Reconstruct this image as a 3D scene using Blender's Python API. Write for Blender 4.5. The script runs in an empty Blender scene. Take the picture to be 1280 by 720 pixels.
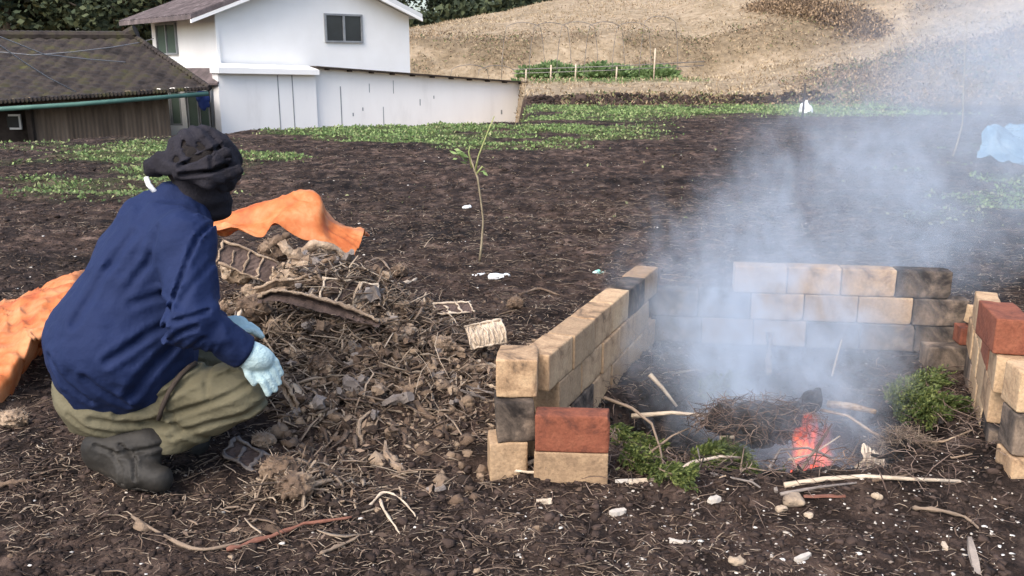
import bpy, math, random
import numpy as np
from math import radians, sin, cos, pi
random.seed(7)
RNG = np.random.default_rng(11)
scene = bpy.context.scene
COL = scene.collection

# ------------------------------------------------------------------ camera model (used to measure the place)
FPX, PITCH, CAMH = 1130.0, radians(14), 1.25
cp, sp = cos(PITCH), sin(PITCH)
def at(u, v, Y):
    a, b = (u-640)/FPX, (v-360)/FPX
    t = Y/(cp-b*sp)
    return np.array([a*t, Y, CAMH+t*(-sp-b*cp)])
def on(u, v, z=0.0):
    a, b = (u-640)/FPX, (v-360)/FPX
    t = (z-CAMH)/(-sp-b*cp)
    return np.array([a*t, (cp-b*sp)*t, z])

# ------------------------------------------------------------------ noise
def _h(ix, iy, iz, s):
    n = (ix.astype(np.int64)*374761393 + iy.astype(np.int64)*668265263 + iz.astype(np.int64)*2147483647 + s*1274126177) & 0xffffffff
    n = ((n ^ (n >> 13))*1274126177) & 0xffffffff
    n = ((n ^ (n >> 16))*2246822519) & 0xffffffff
    return ((n ^ (n >> 15)) & 0xffffff)/float(0xffffff)
def vn(x, y, z=None, s=0):
    x = np.asarray(x, float); y = np.asarray(y, float)
    z = np.zeros_like(x) if z is None else np.asarray(z, float)
    ix, iy, iz = np.floor(x), np.floor(y), np.floor(z)
    fx, fy, fz = x-ix, y-iy, z-iz
    fx, fy, fz = fx*fx*(3-2*fx), fy*fy*(3-2*fy), fz*fz*(3-2*fz)
    r = 0
    for dx in (0, 1):
        wx = fx if dx else 1-fx
        for dy in (0, 1):
            wy = fy if dy else 1-fy
            for dz in (0, 1):
                wz = fz if dz else 1-fz
                r = r + wx*wy*wz*_h(ix+dx, iy+dy, iz+dz, s)
    return r*2-1
def fbm(x, y, z=None, o=4, s=0, g=0.5):
    a, r, t = 1.0, 0, 0
    for i in range(o):
        r = r + a*vn(np.asarray(x)*2**i, np.asarray(y)*2**i, None if z is None else np.asarray(z)*2**i, s+i*17)
        t += a; a *= g
    return r/t
def ss(a, b, x):
    t = np.clip((np.asarray(x, float)-a)/(b-a), 0, 1)
    return t*t*(3-2*t)

# ------------------------------------------------------------------ object helpers
def tag(o, label, cat, group=None, kind=None):
    if label: o['label'] = label
    if cat: o['category'] = cat
    if group: o['group'] = group
    if kind: o['kind'] = kind
    return o
def empty(name, loc, label, cat, group=None):
    o = bpy.data.objects.new(name, None); COL.objects.link(o)
    o.location = [float(c) for c in loc]; o.empty_display_size = .1
    return tag(o, label, cat, group)
def link(name, me, m, parent=None, smooth=True):
    if m is not None: me.materials.append(m)
    if smooth: me.polygons.foreach_set('use_smooth', [True]*len(me.polygons))
    o = bpy.data.objects.new(name, me); COL.objects.link(o)
    if parent is not None:
        o.parent = parent
        o.location = -parent.location      # children are modelled in world space, empties have no rotation
    return o
def npmesh(name, V, F, m, parent=None, smooth=True):
    me = bpy.data.meshes.new(name)
    V = np.asarray(V, np.float32).reshape(-1, 3); F = np.asarray(F, np.int32)
    k = F.shape[1]
    me.vertices.add(len(V)); me.vertices.foreach_set('co', V.ravel())
    me.loops.add(F.size); me.loops.foreach_set('vertex_index', F.ravel())
    me.polygons.add(len(F)); me.polygons.foreach_set('loop_start', np.arange(0, F.size, k, dtype=np.int32))
    me.polygons.foreach_set('loop_total', np.full(len(F), k, np.int32))
    me.update(calc_edges=True); me.validate()
    return link(name, me, m, parent, smooth)
class MB:
    def __init__(s): s.v, s.f = [], []
    def add(s, V, F):
        n = len(s.v); s.v += [tuple(float(c) for c in p) for p in V]; s.f += [tuple(i+n for i in f) for f in F]; return s
    def box(s, c, size, rz=0.0, ex=None):
        c = np.asarray(c, float); hx, hy, hz = [q/2 for q in size]
        P = []
        for x in (-hx, hx):
            for y in (-hy, hy):
                for z in (-hz, hz): P.append((c[0]+x*cos(rz)-y*sin(rz), c[1]+x*sin(rz)+y*cos(rz), c[2]+z))
        return s.add(P, [(0, 1, 3, 2), (4, 6, 7, 5), (0, 4, 5, 1), (2, 3, 7, 6), (0, 2, 6, 4), (1, 5, 7, 3)])
    def hexa(s, lo, hi):     # lo, hi: 4 points each
        return s.add(list(lo)+list(hi), [(3, 2, 1, 0), (4, 5, 6, 7), (0, 1, 5, 4), (1, 2, 6, 5), (2, 3, 7, 6), (3, 0, 4, 7)])
    def slab(s, quad, n, t):  # a quad given thickness t along -n
        q = [np.asarray(p, float) for p in quad]; n = np.asarray(n, float)
        return s.hexa([p-n*t for p in q], q)
    def tube(s, pts, rad, k=6, rough=0.0, seed=0):
        P = np.asarray(pts, float); n = len(P)
        R = np.full(n, rad, float) if np.isscalar(rad) else np.asarray(rad, float)
        V = []; up = np.array([0.13, 0.21, 1.0])
        jj, ii = np.meshgrid(np.arange(k), np.arange(n))
        RR_ = 1+rough*vn(ii*.9+seed, np.minimum(jj, k-jj)*1.3, s=seed) if rough else np.ones((n, k))
        for i in range(n):
            d = P[min(i+1, n-1)]-P[max(i-1, 0)]; d /= (np.linalg.norm(d)+1e-9)
            a = np.cross(d, up); 
            if np.linalg.norm(a) < .05: a = np.cross(d, [1, 0, 0])
            a /= np.linalg.norm(a); b = np.cross(a, d)
            for j in range(k):
                q = 2*pi*j/k
                r = R[i]*RR_[i, j]
                V.append(P[i]+r*(cos(q)*a+sin(q)*b))
        F = [(i*k+j, i*k+(j+1) % k, (i+1)*k+(j+1) % k, (i+1)*k+j) for i in range(n-1) for j in range(k)]
        F.append(tuple(range(k))[::-1]); F.append(tuple(range((n-1)*k, n*k)))
        return s.add(V, F)
    def build(s, name, m, parent=None, smooth=False):
        me = bpy.data.meshes.new(name); me.from_pydata(s.v, [], s.f); me.validate(); me.update()
        return link(name, me, m, parent, smooth)
def tri_quads(F):  # helper
    return F

# ------------------------------------------------------------------ materials
def mat(name, cols, scale=6, detail=6, rough=.85, bump=.3, bscale=None, coord='Object', island=0.0, objrand=0.0, spec=.3, stretch=None, dist=0.0, rnd_cols=None, trans=0.0, metallic=0.0, bdist=.02, sheen=0.0, speck=0.0):
    m = bpy.data.materials.new(name); m.use_nodes = True
    nt = m.node_tree; N = nt.nodes; L = nt.links
    b = N['Principled BSDF']
    b.inputs['Roughness'].default_value = rough
    b.inputs['Specular IOR Level'].default_value = spec
    b.inputs['Metallic'].default_value = metallic
    if sheen: b.inputs['Sheen Weight'].default_value = sheen
    tc = N.new('ShaderNodeTexCoord'); src = tc.outputs[coord]
    if stretch:
        mp = N.new('ShaderNodeMapping'); mp.inputs['Scale'].default_value = stretch; L.new(src, mp.inputs[0]); src = mp.outputs[0]
    no = N.new('ShaderNodeTexNoise'); no.inputs['Scale'].default_value = scale; no.inputs['Detail'].default_value = detail
    no.inputs['Roughness'].default_value = .62; no.inputs['Distortion'].default_value = dist
    L.new(src, no.inputs['Vector'])
    cr = N.new('ShaderNodeValToRGB'); e = cr.color_ramp.elements
    while len(e) < len(cols): e.new(.5)
    for i, (p, c) in enumerate(cols): e[i].position = p; e[i].color = (*c, 1)
    fac = no.outputs['Fac']
    if island or objrand:
        g = N.new('ShaderNodeNewGeometry') if island else N.new('ShaderNodeObjectInfo')
        ro = g.outputs['Random Per Island'] if island else g.outputs['Random']
        mx = N.new('ShaderNodeMix'); mx.data_type = 'FLOAT'; mx.inputs[0].default_value = island or objrand
        L.new(fac, mx.inputs[2]); L.new(ro, mx.inputs[3]); fac = mx.outputs[0]
    L.new(fac, cr.inputs[0]); L.new(cr.outputs[0], b.inputs['Base Color'])
    if speck:
        n3 = N.new('ShaderNodeTexNoise'); n3.inputs['Scale'].default_value = 95; n3.inputs['Detail'].default_value = 8; n3.inputs['Roughness'].default_value = .75; L.new(src, n3.inputs['Vector'])
        c3 = N.new('ShaderNodeValToRGB'); e3 = c3.color_ramp.elements; e3[0].position = .36; e3[0].color = (1-speck,)*3+(1,); e3[1].position = .56; e3[1].color = (1.08, 1.08, 1.08, 1); L.new(n3.outputs['Fac'], c3.inputs[0])
        mm = N.new('ShaderNodeMix'); mm.data_type = 'RGBA'; mm.blend_type = 'MULTIPLY'; mm.inputs[0].default_value = 1; L.new(cr.outputs[0], mm.inputs[6]); L.new(c3.outputs[0], mm.inputs[7]); L.new(mm.outputs[2], b.inputs['Base Color'])
    if bump:
        n2 = N.new('ShaderNodeTexNoise'); n2.inputs['Scale'].default_value = bscale or scale*4; n2.inputs['Detail'].default_value = 6
        L.new(src, n2.inputs['Vector'])
        bp = N.new('ShaderNodeBump'); bp.inputs['Strength'].default_value = bump; bp.inputs['Distance'].default_value = bdist
        L.new(n2.outputs['Fac'], bp.inputs['Height']); L.new(bp.outputs[0], b.inputs['Normal'])
    if trans:
        tr = N.new('ShaderNodeBsdfTranslucent'); L.new(cr.outputs[0], tr.inputs[0])
        ms = N.new('ShaderNodeMixShader'); ms.inputs[0].default_value = trans
        L.new(b.outputs[0], ms.inputs[1]); L.new(tr.outputs[0], ms.inputs[2])
        L.new(ms.outputs[0], N['Material Output'].inputs[0])
    return m
M = {}
M['straw'] = mat('straw', [(.2, (.10, .065, .045)), (.5, (.24, .17, .115)), (.8, (.42, .33, .24))], 8, island=.9, rough=.8, bump=0)
M['strawdark'] = mat('straw_dark', [(.2, (.035, .024, .019)), (.6, (.10, .068, .05)), (.9, (.24, .17, .12))], 8, island=.9, rough=.9, bump=0)
M['twig'] = mat('twig', [(.2, (0.0633, 0.0437, 0.0322)), (.5, (0.1840, 0.1323, 0.0943)), (.9, (0.3795, 0.2990, 0.2185))], 30, island=.8, rough=.85, bump=.2)
M['redtwig'] = mat('red_twig', [(.2, (.12, .045, .03)), (.8, (.24, .11, .075))], 40, island=.4, bump=.2)
M['chip'] = mat('chip', [(.1, (0.1760, 0.1408, 0.1144)), (.5, (0.4224, 0.3696, 0.3080)), (.9, (0.6864, 0.6512, 0.5984))], 20, island=.9, bump=.2)
M['clod'] = mat('clod', [(.2, (0.0180, 0.0135, 0.0120)), (.7, (0.0600, 0.0420, 0.0345)), (1, (0.1275, 0.0900, 0.0750))], 12, island=.5, rough=.98, bump=.4, spec=.1)
M['weed'] = mat('weed', [(.1, (0.0862, 0.1378, 0.0495)), (.5, (0.1811, 0.2674, 0.0908)), (.9, (0.3277, 0.4212, 0.1650))], 6, island=.8, rough=.6, bump=0, trans=.3)
M['weedpale'] = mat('weed_pale', [(.1, (.13, .16, .06)), (.5, (.24, .27, .12)), (.9, (.38, .38, .2))], 6, island=.8, rough=.7, bump=0, trans=.25)
M['crop'] = mat('crop', [(.1, (0.0938, 0.1485, 0.0630)), (.5, (0.1875, 0.2805, 0.1050)), (.9, (0.3562, 0.4455, 0.2100))], 4, island=.8, rough=.6, bump=0, trans=.3)
M['grass'] = mat('dry_grass', [(.1, (0.1774, 0.1243, 0.0722)), (.5, (0.3387, 0.2569, 0.1624)), (.9, (0.4838, 0.3978, 0.2706))], 3, island=.8, rough=.9, bump=0)
M['scrub'] = mat('scrub', [(.1, (0.0675, 0.0455, 0.0312)), (.5, (0.2025, 0.1430, 0.0938)), (.9, (0.4050, 0.2860, 0.1750))], 3, island=.85, rough=.9, bump=0)
M['scrubgreen'] = mat('scrub_green', [(.1, (.05, .065, .03)), (.5, (.13, .14, .065)), (.9, (.24, .22, .10))], 3, island=.85, rough=.9, bump=0)
M['forest'] = mat('forest', [(.1, (.012, .02, .011)), (.5, (.035, .05, .025)), (.9, (.09, .105, .05))], 2, island=.8, rough=.8, bump=0)
M['forestbrown'] = mat('forest_brown', [(.1, (.05, .05, .03)), (.5, (.10, .10, .055)), (.9, (.19, .18, .10))], 2, island=.8, rough=.8, bump=0)
M['trunk'] = mat('trunk', [(.2, (.05, .04, .03)), (.8, (.15, .12, .09))], 5)
M['cream'] = mat('firebrick_cream', [(.30, (0.0784, 0.0560, 0.0410)), (.40, (0.3024, 0.1960, 0.1134)), (.5, (0.4480, 0.3024, 0.1782)), (.62, (0.5040, 0.3584, 0.2160)), (.8, (0.5824, 0.4368, 0.2808))], 8, detail=8, objrand=.12, rough=.92, bump=.4, bscale=80, bdist=.008, speck=.22, dist=.8)
M['grey'] = mat('firebrick_grey', [(.25, (0.1759, 0.1131, 0.0696)), (.5, (0.3504, 0.2363, 0.1392)), (.75, (0.4853, 0.3405, 0.2088))], 8, objrand=.3, rough=.9, bump=.4, bscale=80, bdist=.008, speck=.25, dist=.8)
M['soot'] = mat('firebrick_sooty', [(.38, (0.0229, 0.0179, 0.0153)), (.5, (0.0994, 0.0765, 0.0595)), (.66, (0.2652, 0.1989, 0.1462))], 7, objrand=.1, rough=.92, bump=.4, bscale=80, bdist=.008, speck=.25, dist=.8)
M['red'] = mat('red_brick', [(.3, (0.0688, 0.0276, 0.0210)), (.45, (0.2050, 0.0660, 0.0368)), (.75, (0.3125, 0.1176, 0.0651))], 9, objrand=.2, rough=.9, bump=.4, bscale=80, bdist=.008, speck=.25, dist=.8)
M['orange'] = mat('orange_tarp', [(.3, (.46, .10, .022)), (.48, (.60, .19, .055)), (.68, (.70, .34, .15))], 7, rough=.55, bump=.35, bscale=14, trans=.25, spec=.4, bdist=.03)
M['blue'] = mat('blue_sheet', [(.35, (0.1260, 0.2520, 0.3780)), (.55, (0.2340, 0.3780, 0.4950)), (.7, (0.4500, 0.5580, 0.6300))], 5, rough=.4, bump=.3, trans=.25)
M['white'] = mat('white_paint', [(.3, (.84, .82, .785)), (.7, (.89, .875, .845))], 1.5, rough=.6, bump=.05, bscale=20)
M['whitewall'] = mat('white_tin', [(.25, (.72, .70, .67)), (.42, (.82, .80, .77)), (.8, (.88, .865, .835))], 1.2, rough=.5, bump=.05, stretch=(1, 1, .3))
M['offwhite'] = mat('offwhite', [(.3, (.55, .56, .55)), (.7, (.68, .68, .66))], 2, rough=.7, bump=.1)
M['moss'] = mat('mossy_tile', [(.36, (0.0144, 0.0115, 0.0108)), (.50, (0.0418, 0.0331, 0.0295)), (.62, (0.0468, 0.0418, 0.0216)), (.76, (0.0936, 0.0936, 0.0288))], 2.2, detail=12, rough=.95, bump=.6, bscale=18)
M['tile'] = mat('grey_tile', [(.3, (.06, .05, .05)), (.6, (.15, .12, .12)), (.8, (.3, .27, .26))], 3, rough=.9, bump=.4)
M['siding'] = mat('brown_siding', [(.3, (.075, .055, .04)), (.6, (.17, .125, .09)), (.8, (.25, .19, .14))], 2, rough=.9, bump=.2, stretch=(3, 3, .3))
M['darkwood'] = mat('dark_wood', [(.3, (.022, .016, .013)), (.7, (.06, .045, .036))], 4, rough=.9, bump=.2)
M['gutter'] = mat('green_gutter', [(.3, (.05, .12, .10)), (.7, (.10, .2, .16))], 4, rough=.6, bump=0)
M['frame'] = mat('window_frame', [(.3, (.20, .21, .22)), (.7, (.30, .31, .32))], 4, rough=.5, bump=0)
M['glass'] = mat('dark_glass', [(.3, (.02, .023, .026)), (.7, (.04, .045, .05))], .8, rough=.12, bump=0, spec=.6)
M['greenglass'] = mat('greenish_glass', [(.3, (.06, .09, .075)), (.7, (.12, .16, .13))], .8, rough=.15, bump=0, spec=.6)
M['concrete'] = mat('mortar_grey', [(.3, (.2, .19, .18)), (.7, (.33, .32, .3))], 4)
M['jacket'] = mat('navy_cloth', [(.2, (0.0066, 0.0137, 0.0493)), (.8, (0.0120, 0.0231, 0.0762))], 3, rough=.8, bump=.15, bscale=90, spec=.2)
M['olive'] = mat('olive_cloth', [(.2, (0.0810, 0.0721, 0.0432)), (.6, (0.1350, 0.1215, 0.0778)), (.9, (0.1836, 0.1648, 0.1080))], 5, rough=.85, bump=.2, bscale=80, spec=.2)
M['blackcloth'] = mat('black_cloth', [(.2, (0.0112, 0.0104, 0.0131)), (.8, (0.0319, 0.0300, 0.0375))], 6, rough=.95, bump=.3, bscale=120, spec=.12)
M['boot'] = mat('boot_rubber', [(.3, (.012, .011, .010)), (.6, (.03, .027, .023)), (.85, (.11, .09, .07))], 9, rough=.65, bump=.2)
M['sole'] = mat('boot_sole', [(.3, (.02, .018, .016)), (.8, (.07, .06, .05))], 9)
M['glove'] = mat('glove_knit', [(.2, (0.3360, 0.4800, 0.4960)), (.7, (0.4960, 0.6240, 0.6240))], 14, rough=.9, bump=.3, bscale=160)
M['skin'] = mat('skin', [(.3, (.42, .24, .17)), (.7, (.52, .32, .23))], 12, rough=.55, bump=.05)
M['hair'] = mat('hair', [(.3, (0.006, 0.004, 0.004)), (.7, (0.018, 0.012, 0.010))], 40, rough=.6, bump=.5, stretch=(1, 1, 6))
M['whitecloth'] = mat('white_cloth', [(.3, (.6, .62, .65)), (.7, (.8, .8, .82))], 12, rough=.8)
M['plastic'] = mat('pale_scrap', [(.3, (.60, .62, .62)), (.7, (.85, .86, .86))], 12, rough=.4, bump=.1)
M['greenscrap'] = mat('green_scrap', [(.4, (.16, .45, .34)), (.6, (.7, .8, .76))], 12, rough=.4, bump=.1)
M['bark'] = mat('bark', [(.25, (.05, .033, .024)), (.5, (.14, .095, .065)), (.8, (.30, .22, .15))], 12, rough=.95, bump=.6, bscale=50, stretch=(1, 1, 1))
M['rotwood'] = mat('rotten_wood', [(.25, (.12, .085, .06)), (.5, (.29, .21, .145)), (.8, (.50, .40, .29))], 14, rough=.95, bump=.6, bscale=60)
M['palewood'] = mat('pale_wood', [(.2, (.33, .25, .17)), (.6, (.56, .46, .35)), (.9, (.72, .63, .50))], 14, rough=.85, bump=.4)
M['panel'] = mat('dark_panel', [(.3, (.045, .03, .025)), (.7, (.13, .09, .075))], 10, rough=.85, bump=.5)
M['greywood'] = mat('weathered_grey', [(.3, (.12, .10, .09)), (.7, (.27, .23, .2))], 14, rough=.85, bump=.4)
M['char'] = mat('char', [(.3, (.006, .005, .005)), (.65, (.03, .024, .02)), (.9, (.12, .08, .06))], 14, rough=.9, bump=.8, bscale=40)
M['charstraw'] = mat('char_straw', [(.1, (.035, .024, .018)), (.5, (.13, .085, .065)), (.9, (.30, .22, .17))], 14, island=.9, rough=.9, bump=0)
M['cedar'] = mat('cedar_leaf', [(.1, (0.0405, 0.0598, 0.0176)), (.5, (0.0945, 0.1296, 0.0360)), (.9, (0.2025, 0.2268, 0.0720))], 14, island=.8, rough=.6, bump=0, trans=.25)
M['stem'] = mat('green_stem', [(.3, (.18, .22, .07)), (.7, (.36, .36, .16))], 14, rough=.7, bump=.1)
M['bamboo'] = mat('bare_stem', [(.3, (.20, .16, .10)), (.7, (.36, .30, .20))], 24, rough=.8, bump=.2)
M['steel'] = mat('hoop_steel', [(.3, (0.1500, 0.1320, 0.1200)), (.7, (0.2400, 0.2160, 0.1980))], 24, rough=.5, bump=0)
M['wire'] = mat('cable', [(.3, (.22, .21, .21)), (.7, (.3, .29, .28))], 24, rough=.5, bump=0)
M['stone'] = mat('stone', [(.3, (.16, .12, .09)), (.5, (.36, .28, .2)), (.8, (.56, .46, .35))], 16, rough=.9, bump=.5, objrand=.3)
M['bluecloth'] = mat('blue_cloth', [(.3, (.02, .04, .16)), (.7, (.04, .07, .24))], 5, rough=.9)

# ------------------------------------------------------------------ terrain
PIT = (.88, 2.93)
def macro(x, y):
    x = np.asarray(x, float); y = np.asarray(y, float)
    z = .0035*np.clip(y-3, 0, 30)+.03*fbm(x*.35, y*.35, o=3, s=5)*ss(4, 9, y)
    rim = 19.0+.62*np.clip(x, -20, 0)+.35*vn(x*.5, y*0+3, s=4)
    drop = ss(0, 1, (y-rim)/2.2)*(1-ss(-.05, .4, x))*(1-ss(33.5, 36.5, y))
    z = z-1.72*drop
    right = ss(-.2, .35, x)
    z = z+right*(.22*ss(26.2, 27.4, y+.25*vn(x*.9, y*.3, s=9)))+.34*ss(27.5, 34, y)*right+(1-right)*.5*ss(33.5, 37, y)
    z = z+1.62*ss(35.8, 39.8, y+.7*vn(x*.3, y*.1, s=12))
    k = 1.1+np.interp(x, [-12, -6, 3, 14, 30], [-.3, -.05, 1.7, 2.6, 3.4])
    z = z+k*np.clip((y-39.5)/18.5, 0, 1)**.9
    z = z-3.5*ss(60, 78, y)
    bank = ss(25.0, 29.0, y)*np.clip((x-8.0)/7.5, 0, 1.6)*1.65
    z = z+bank*(1-ss(45, 60, y)*.6)
    far = ss(26.5, 30, y)
    z = z+far*(.14*fbm(x*.55, y*.4, o=4, s=21))
    return z
def local(x, y):
    x = np.asarray(x, float); y = np.asarray(y, float)
    z = 0
    # fire pit with a steep front lip
    dx, dy = (x-PIT[0])/.62, (y-PIT[1])/np.where(y < PIT[1], .30, .55)
    r = np.sqrt(dx*dx+dy*dy)+.10*vn(x*5, y*5, s=31)
    z = z-.27*(1-ss(.72, 1.03, r))
    # lip of spoil before the pit, and the slope by the right brick wall
    z = z+.035*np.exp(-((x-1.0)/.55)**2-((y-2.47)/.09)**2)
    z = z+.05*np.exp(-((x-1.55)/.30)**2-((y-2.62)/.25)**2)
    # debris heap bed
    z = z+.30*np.exp(-((x+.98)/.42)**2-((y-3.85)/.40)**2)+.19*np.exp(-((x+.58)/.42)**2-((y-3.5)/.42)**2)+.08*np.exp(-((x+.35)/.30)**2-((y-3.2)/.4)**2)
    z = z+.06*np.exp(-((x+.62)/.13)**2-((y-2.45)/.10)**2)
    z = z-.05*np.exp(-((x+.10)/.10)**2-((y-2.62)/.07)**2)
    z = z+.10*fbm(x*5.5, y*5.5, o=4, s=55, g=.6)*np.exp(-((x+.65)/.5)**2-((y-3.5)/.6)**2)
    return z
def micro(x, y):
    n = 1-ss(14, 26, y)*.6
    keep = 1-.75*np.exp(-((x-.1)/.18)**2-((y-2.85)/.3)**2)
    a = .024*fbm(x*2.6, y*2.6, o=3, s=41)+.028*fbm(x*8, y*8, o=4, s=42, g=.66)
    rid = (1-np.abs(vn(x*14, y*14, s=77)))*.008
    furrow = .020*np.sin((y+.12*x)*6.5+1.6*vn(x*.5, y*.5, s=8))*ss(5, 8, y)*(1-ss(22, 26, y))
    return n*(a+rid+furrow)*keep
def H(x, y): return macro(x, y)+local(x, y)+micro(x, y)
def Hs(x, y): return float(H(np.array([x], float), np.array([y], float))[0])
def gp(u, v):
    a, b = (u-640)/FPX, (v-360)/FPX; d = np.array([a, cp-b*sp, -sp-b*cp])
    t = np.arange(1.5, 75, .02); P = d[None]*t[:, None]
    h = H(P[:, 0], P[:, 1]); k = np.argmax(P[:, 2]+CAMH < h)
    return np.array([P[k, 0], P[k, 1], h[k]])
def dryness(x, y):
    d = ss(26.7, 27.6, y+.5*fbm(x*.8, y*.8, s=61))
    return np.clip(d, 0, 1)
def greenness(x, y):
    n = fbm(x*.55, y*.75, o=4, s=71)
    u = x/np.maximum(y, .1)
    a = ss(20, 22.5, y)*(1-ss(26.2, 27.2, y))*ss(-1, 1, x)*(1-ss(9.5, 11.5, x))*ss(-.45, .1, n)
    b = ss(12.5, 15, y)*(1-ss(21, 23, y))*ss(-.26, -.2, u)*(1-ss(.06, .2, u))*ss(-.28, .02, n)
    c = ss(8, 9.5, y)*(1-ss(13.5, 15.5, y))*(1-ss(-.38, -.27, u))*ss(-.3, .1, n)
    e = ss(10.5, 12, y)*(1-ss(15, 18, y))*ss(-.32, -.28, u)*(1-ss(-.15, -.08, u))*ss(.0, .25, n)
    f = ss(31.5, 33, y)*(1-ss(34.6, 36, y))*(1-ss(6, 7.5, x))*ss(.3, 1.0, x)
    g = ss(6.5, 8, y)*(1-ss(13, 15, y))*ss(.38, .46, u)*ss(.15, .35, n)*.5
    return np.clip(a+b+c*.9+e*.7+f+g, 0, 1)
def spaced(lo, hi, fine_lo, fine_hi, step, grow):
    a = list(np.arange(fine_lo, fine_hi, step)); s = step; p = a[-1]
    while p < hi: s *= grow; p += s; a.append(p)
    s = step; p = fine_lo; b = []
    while p > lo: s *= grow; p -= s; b.append(p)
    return np.array(b[::-1]+a)
gx = spaced(-60, 60, -1.9, 2.1, .016, 1.02)
gy = spaced(-6, 110, 1.75, 4.6, .016, 1.0125)
X, Y = np.meshgrid(gx, gy, indexing='ij')
Z = H(X.ravel(), Y.ravel())
nx, ny = len(gx), len(gy)
idx = np.arange(nx*ny).reshape(nx, ny)
F = np.stack([idx[:-1, :-1], idx[1:, :-1], idx[1:, 1:], idx[:-1, 1:]], -1).reshape(-1, 4)
gm = bpy.data.materials.new('earth'); gm.use_nodes = True
def ground_material(m):
    nt = m.node_tree; N = nt.nodes; L = nt.links; b = N['Principled BSDF']
    b.inputs['Roughness'].default_value = .97; b.inputs['Specular IOR Level'].default_value = .12
    tc = N.new('ShaderNodeTexCoord'); O = tc.outputs['Object']
    def noise(sc, det=8, r=.65, st=None):
        n = N.new('ShaderNodeTexNoise'); n.inputs['Scale'].default_value = sc; n.inputs['Detail'].default_value = det; n.inputs['Roughness'].default_value = r
        if st:
            mp = N.new('ShaderNodeMapping'); mp.inputs['Scale'].default_value = st; L.new(O, mp.inputs[0]); L.new(mp.outputs[0], n.inputs['Vector'])
        else: L.new(O, n.inputs['Vector'])
        return n.outputs['Fac']
    def ramp(f, cols):
        c = N.new('ShaderNodeValToRGB'); e = c.color_ramp.elements
        while len(e) < len(cols): e.new(.5)
        for i, (p, k) in enumerate(cols): e[i].position = p; e[i].color = (*k, 1)
        L.new(f, c.inputs[0]); return c.outputs[0]
    def mix(f, a, c, t='MIX'):
        x = N.new('ShaderNodeMix'); x.data_type = 'RGBA'; x.blend_type = t
        if isinstance(f, float): x.inputs[0].default_value = f
        else: L.new(f, x.inputs[0])
        L.new(a, x.inputs[6]); L.new(c, x.inputs[7]); return x.outputs[2]
    def attr(n):
        a = N.new('ShaderNodeAttribute'); a.attribute_name = n; return a.outputs['Fac']
    soil = ramp(noise(7, 12), [(.35, (.013, .0103, .0092)), (.48, (.030, .0228, .0195)), (.57, (.064, .048, .040)), (.70, (.15, .117, .095))])
    patch = ramp(noise(.8, 5, .6, (.6, 1.6, 1)), [(.35, (.62, .60, .60)), (.62, (1.7, 1.5, 1.4))])
    soil = mix(1.0, soil, patch, 'MULTIPLY')
    dry = ramp(noise(3.0, 12, .7), [(.3, (.17, .13, .085)), (.5, (.31, .245, .165)), (.7, (.43, .355, .26))])
    dryp = ramp(noise(.35, 5), [(.35, (.82, .80, .76)), (.6, (1.08, 1.06, 1.05))])
    dry = mix(1.0, dry, dryp, 'MULTIPLY')
    brush = ramp(noise(4, 12, .75), [(.3, (.06, .045, .03)), (.5, (.16, .12, .075)), (.7, (.34, .26, .16))])
    green = ramp(noise(6, 10), [(.3, (.025, .035, .014)), (.5, (.07, .10, .03)), (.7, (.15, .20, .07))])
    ash = ramp(noise(14, 10), [(.4, (.003, .0026, .0025)), (.6, (.009, .0075, .007)), (.8, (.05, .044, .04))])  # ash tone kept near black, so the pit's shade is in the colour too
    soil = mix(attr('burnt'), soil, ash)  # scorched soil, darkened further to paint the shade of the hole
    c = mix(attr('dry'), soil, dry); c = mix(attr('brush'), c, brush); c = mix(attr('green'), c, green)
    L.new(c, b.inputs['Base Color'])
    bp = N.new('ShaderNodeBump'); bp.inputs['Strength'].default_value = .9; bp.inputs['Distance'].default_value = .02
    L.new(noise(45, 10, .7), bp.inputs['Height'])
    bp2 = N.new('ShaderNodeBump'); bp2.inputs['Strength'].default_value = .8; bp2.inputs['Distance'].default_value = .05
    L.new(noise(9, 8, .7), bp2.inputs['Height']); L.new(bp.outputs[0], bp2.inputs['Normal'])
    L.new(bp2.outputs[0], b.inputs['Normal'])
ground_material(gm)
ground = npmesh('ground', np.stack([X.ravel(), Y.ravel(), Z], -1), F, gm)
ground['kind'] = 'structure'
xr, yr = X.ravel(), Y.ravel()
def brushness(x, y):
    b1 = ss(36.2, 37.5, y)*(1-ss(39.0, 41.5, y))*ss(-.1, .25, fbm(x*.5, y*.5, s=91)+.25)*.8
    b2 = ss(25.5, 26.8, y)*(1-ss(27, 27.8, y))*ss(1.0, 1.8, x)*(1-ss(8, 9, x))
    b3 = ss(24.5, 26, y)*(1-ss(29.5, 31, y))*ss(8, 9.5, x)*.9
    return np.clip(b1+b2+b3, 0, 1)
def burnt(x, y):  # mask for burnt ground and the painted darkness inside the pit
    r = np.hypot((x-PIT[0])/.62, (y-PIT[1])/.42)+.25*vn(x*7, y*7, s=33)
    return 1-ss(.65, 1.1, r)
for nm, fn in (('burnt', burnt), ('dry', dryness), ('green', greenness), ('brush', brushness)):
    a = ground.data.attributes.new(nm, 'FLOAT', 'POINT'); a.data.foreach_set('value', fn(xr, yr).astype(np.float32)*(.75 if nm == 'green' else 1))

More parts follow.
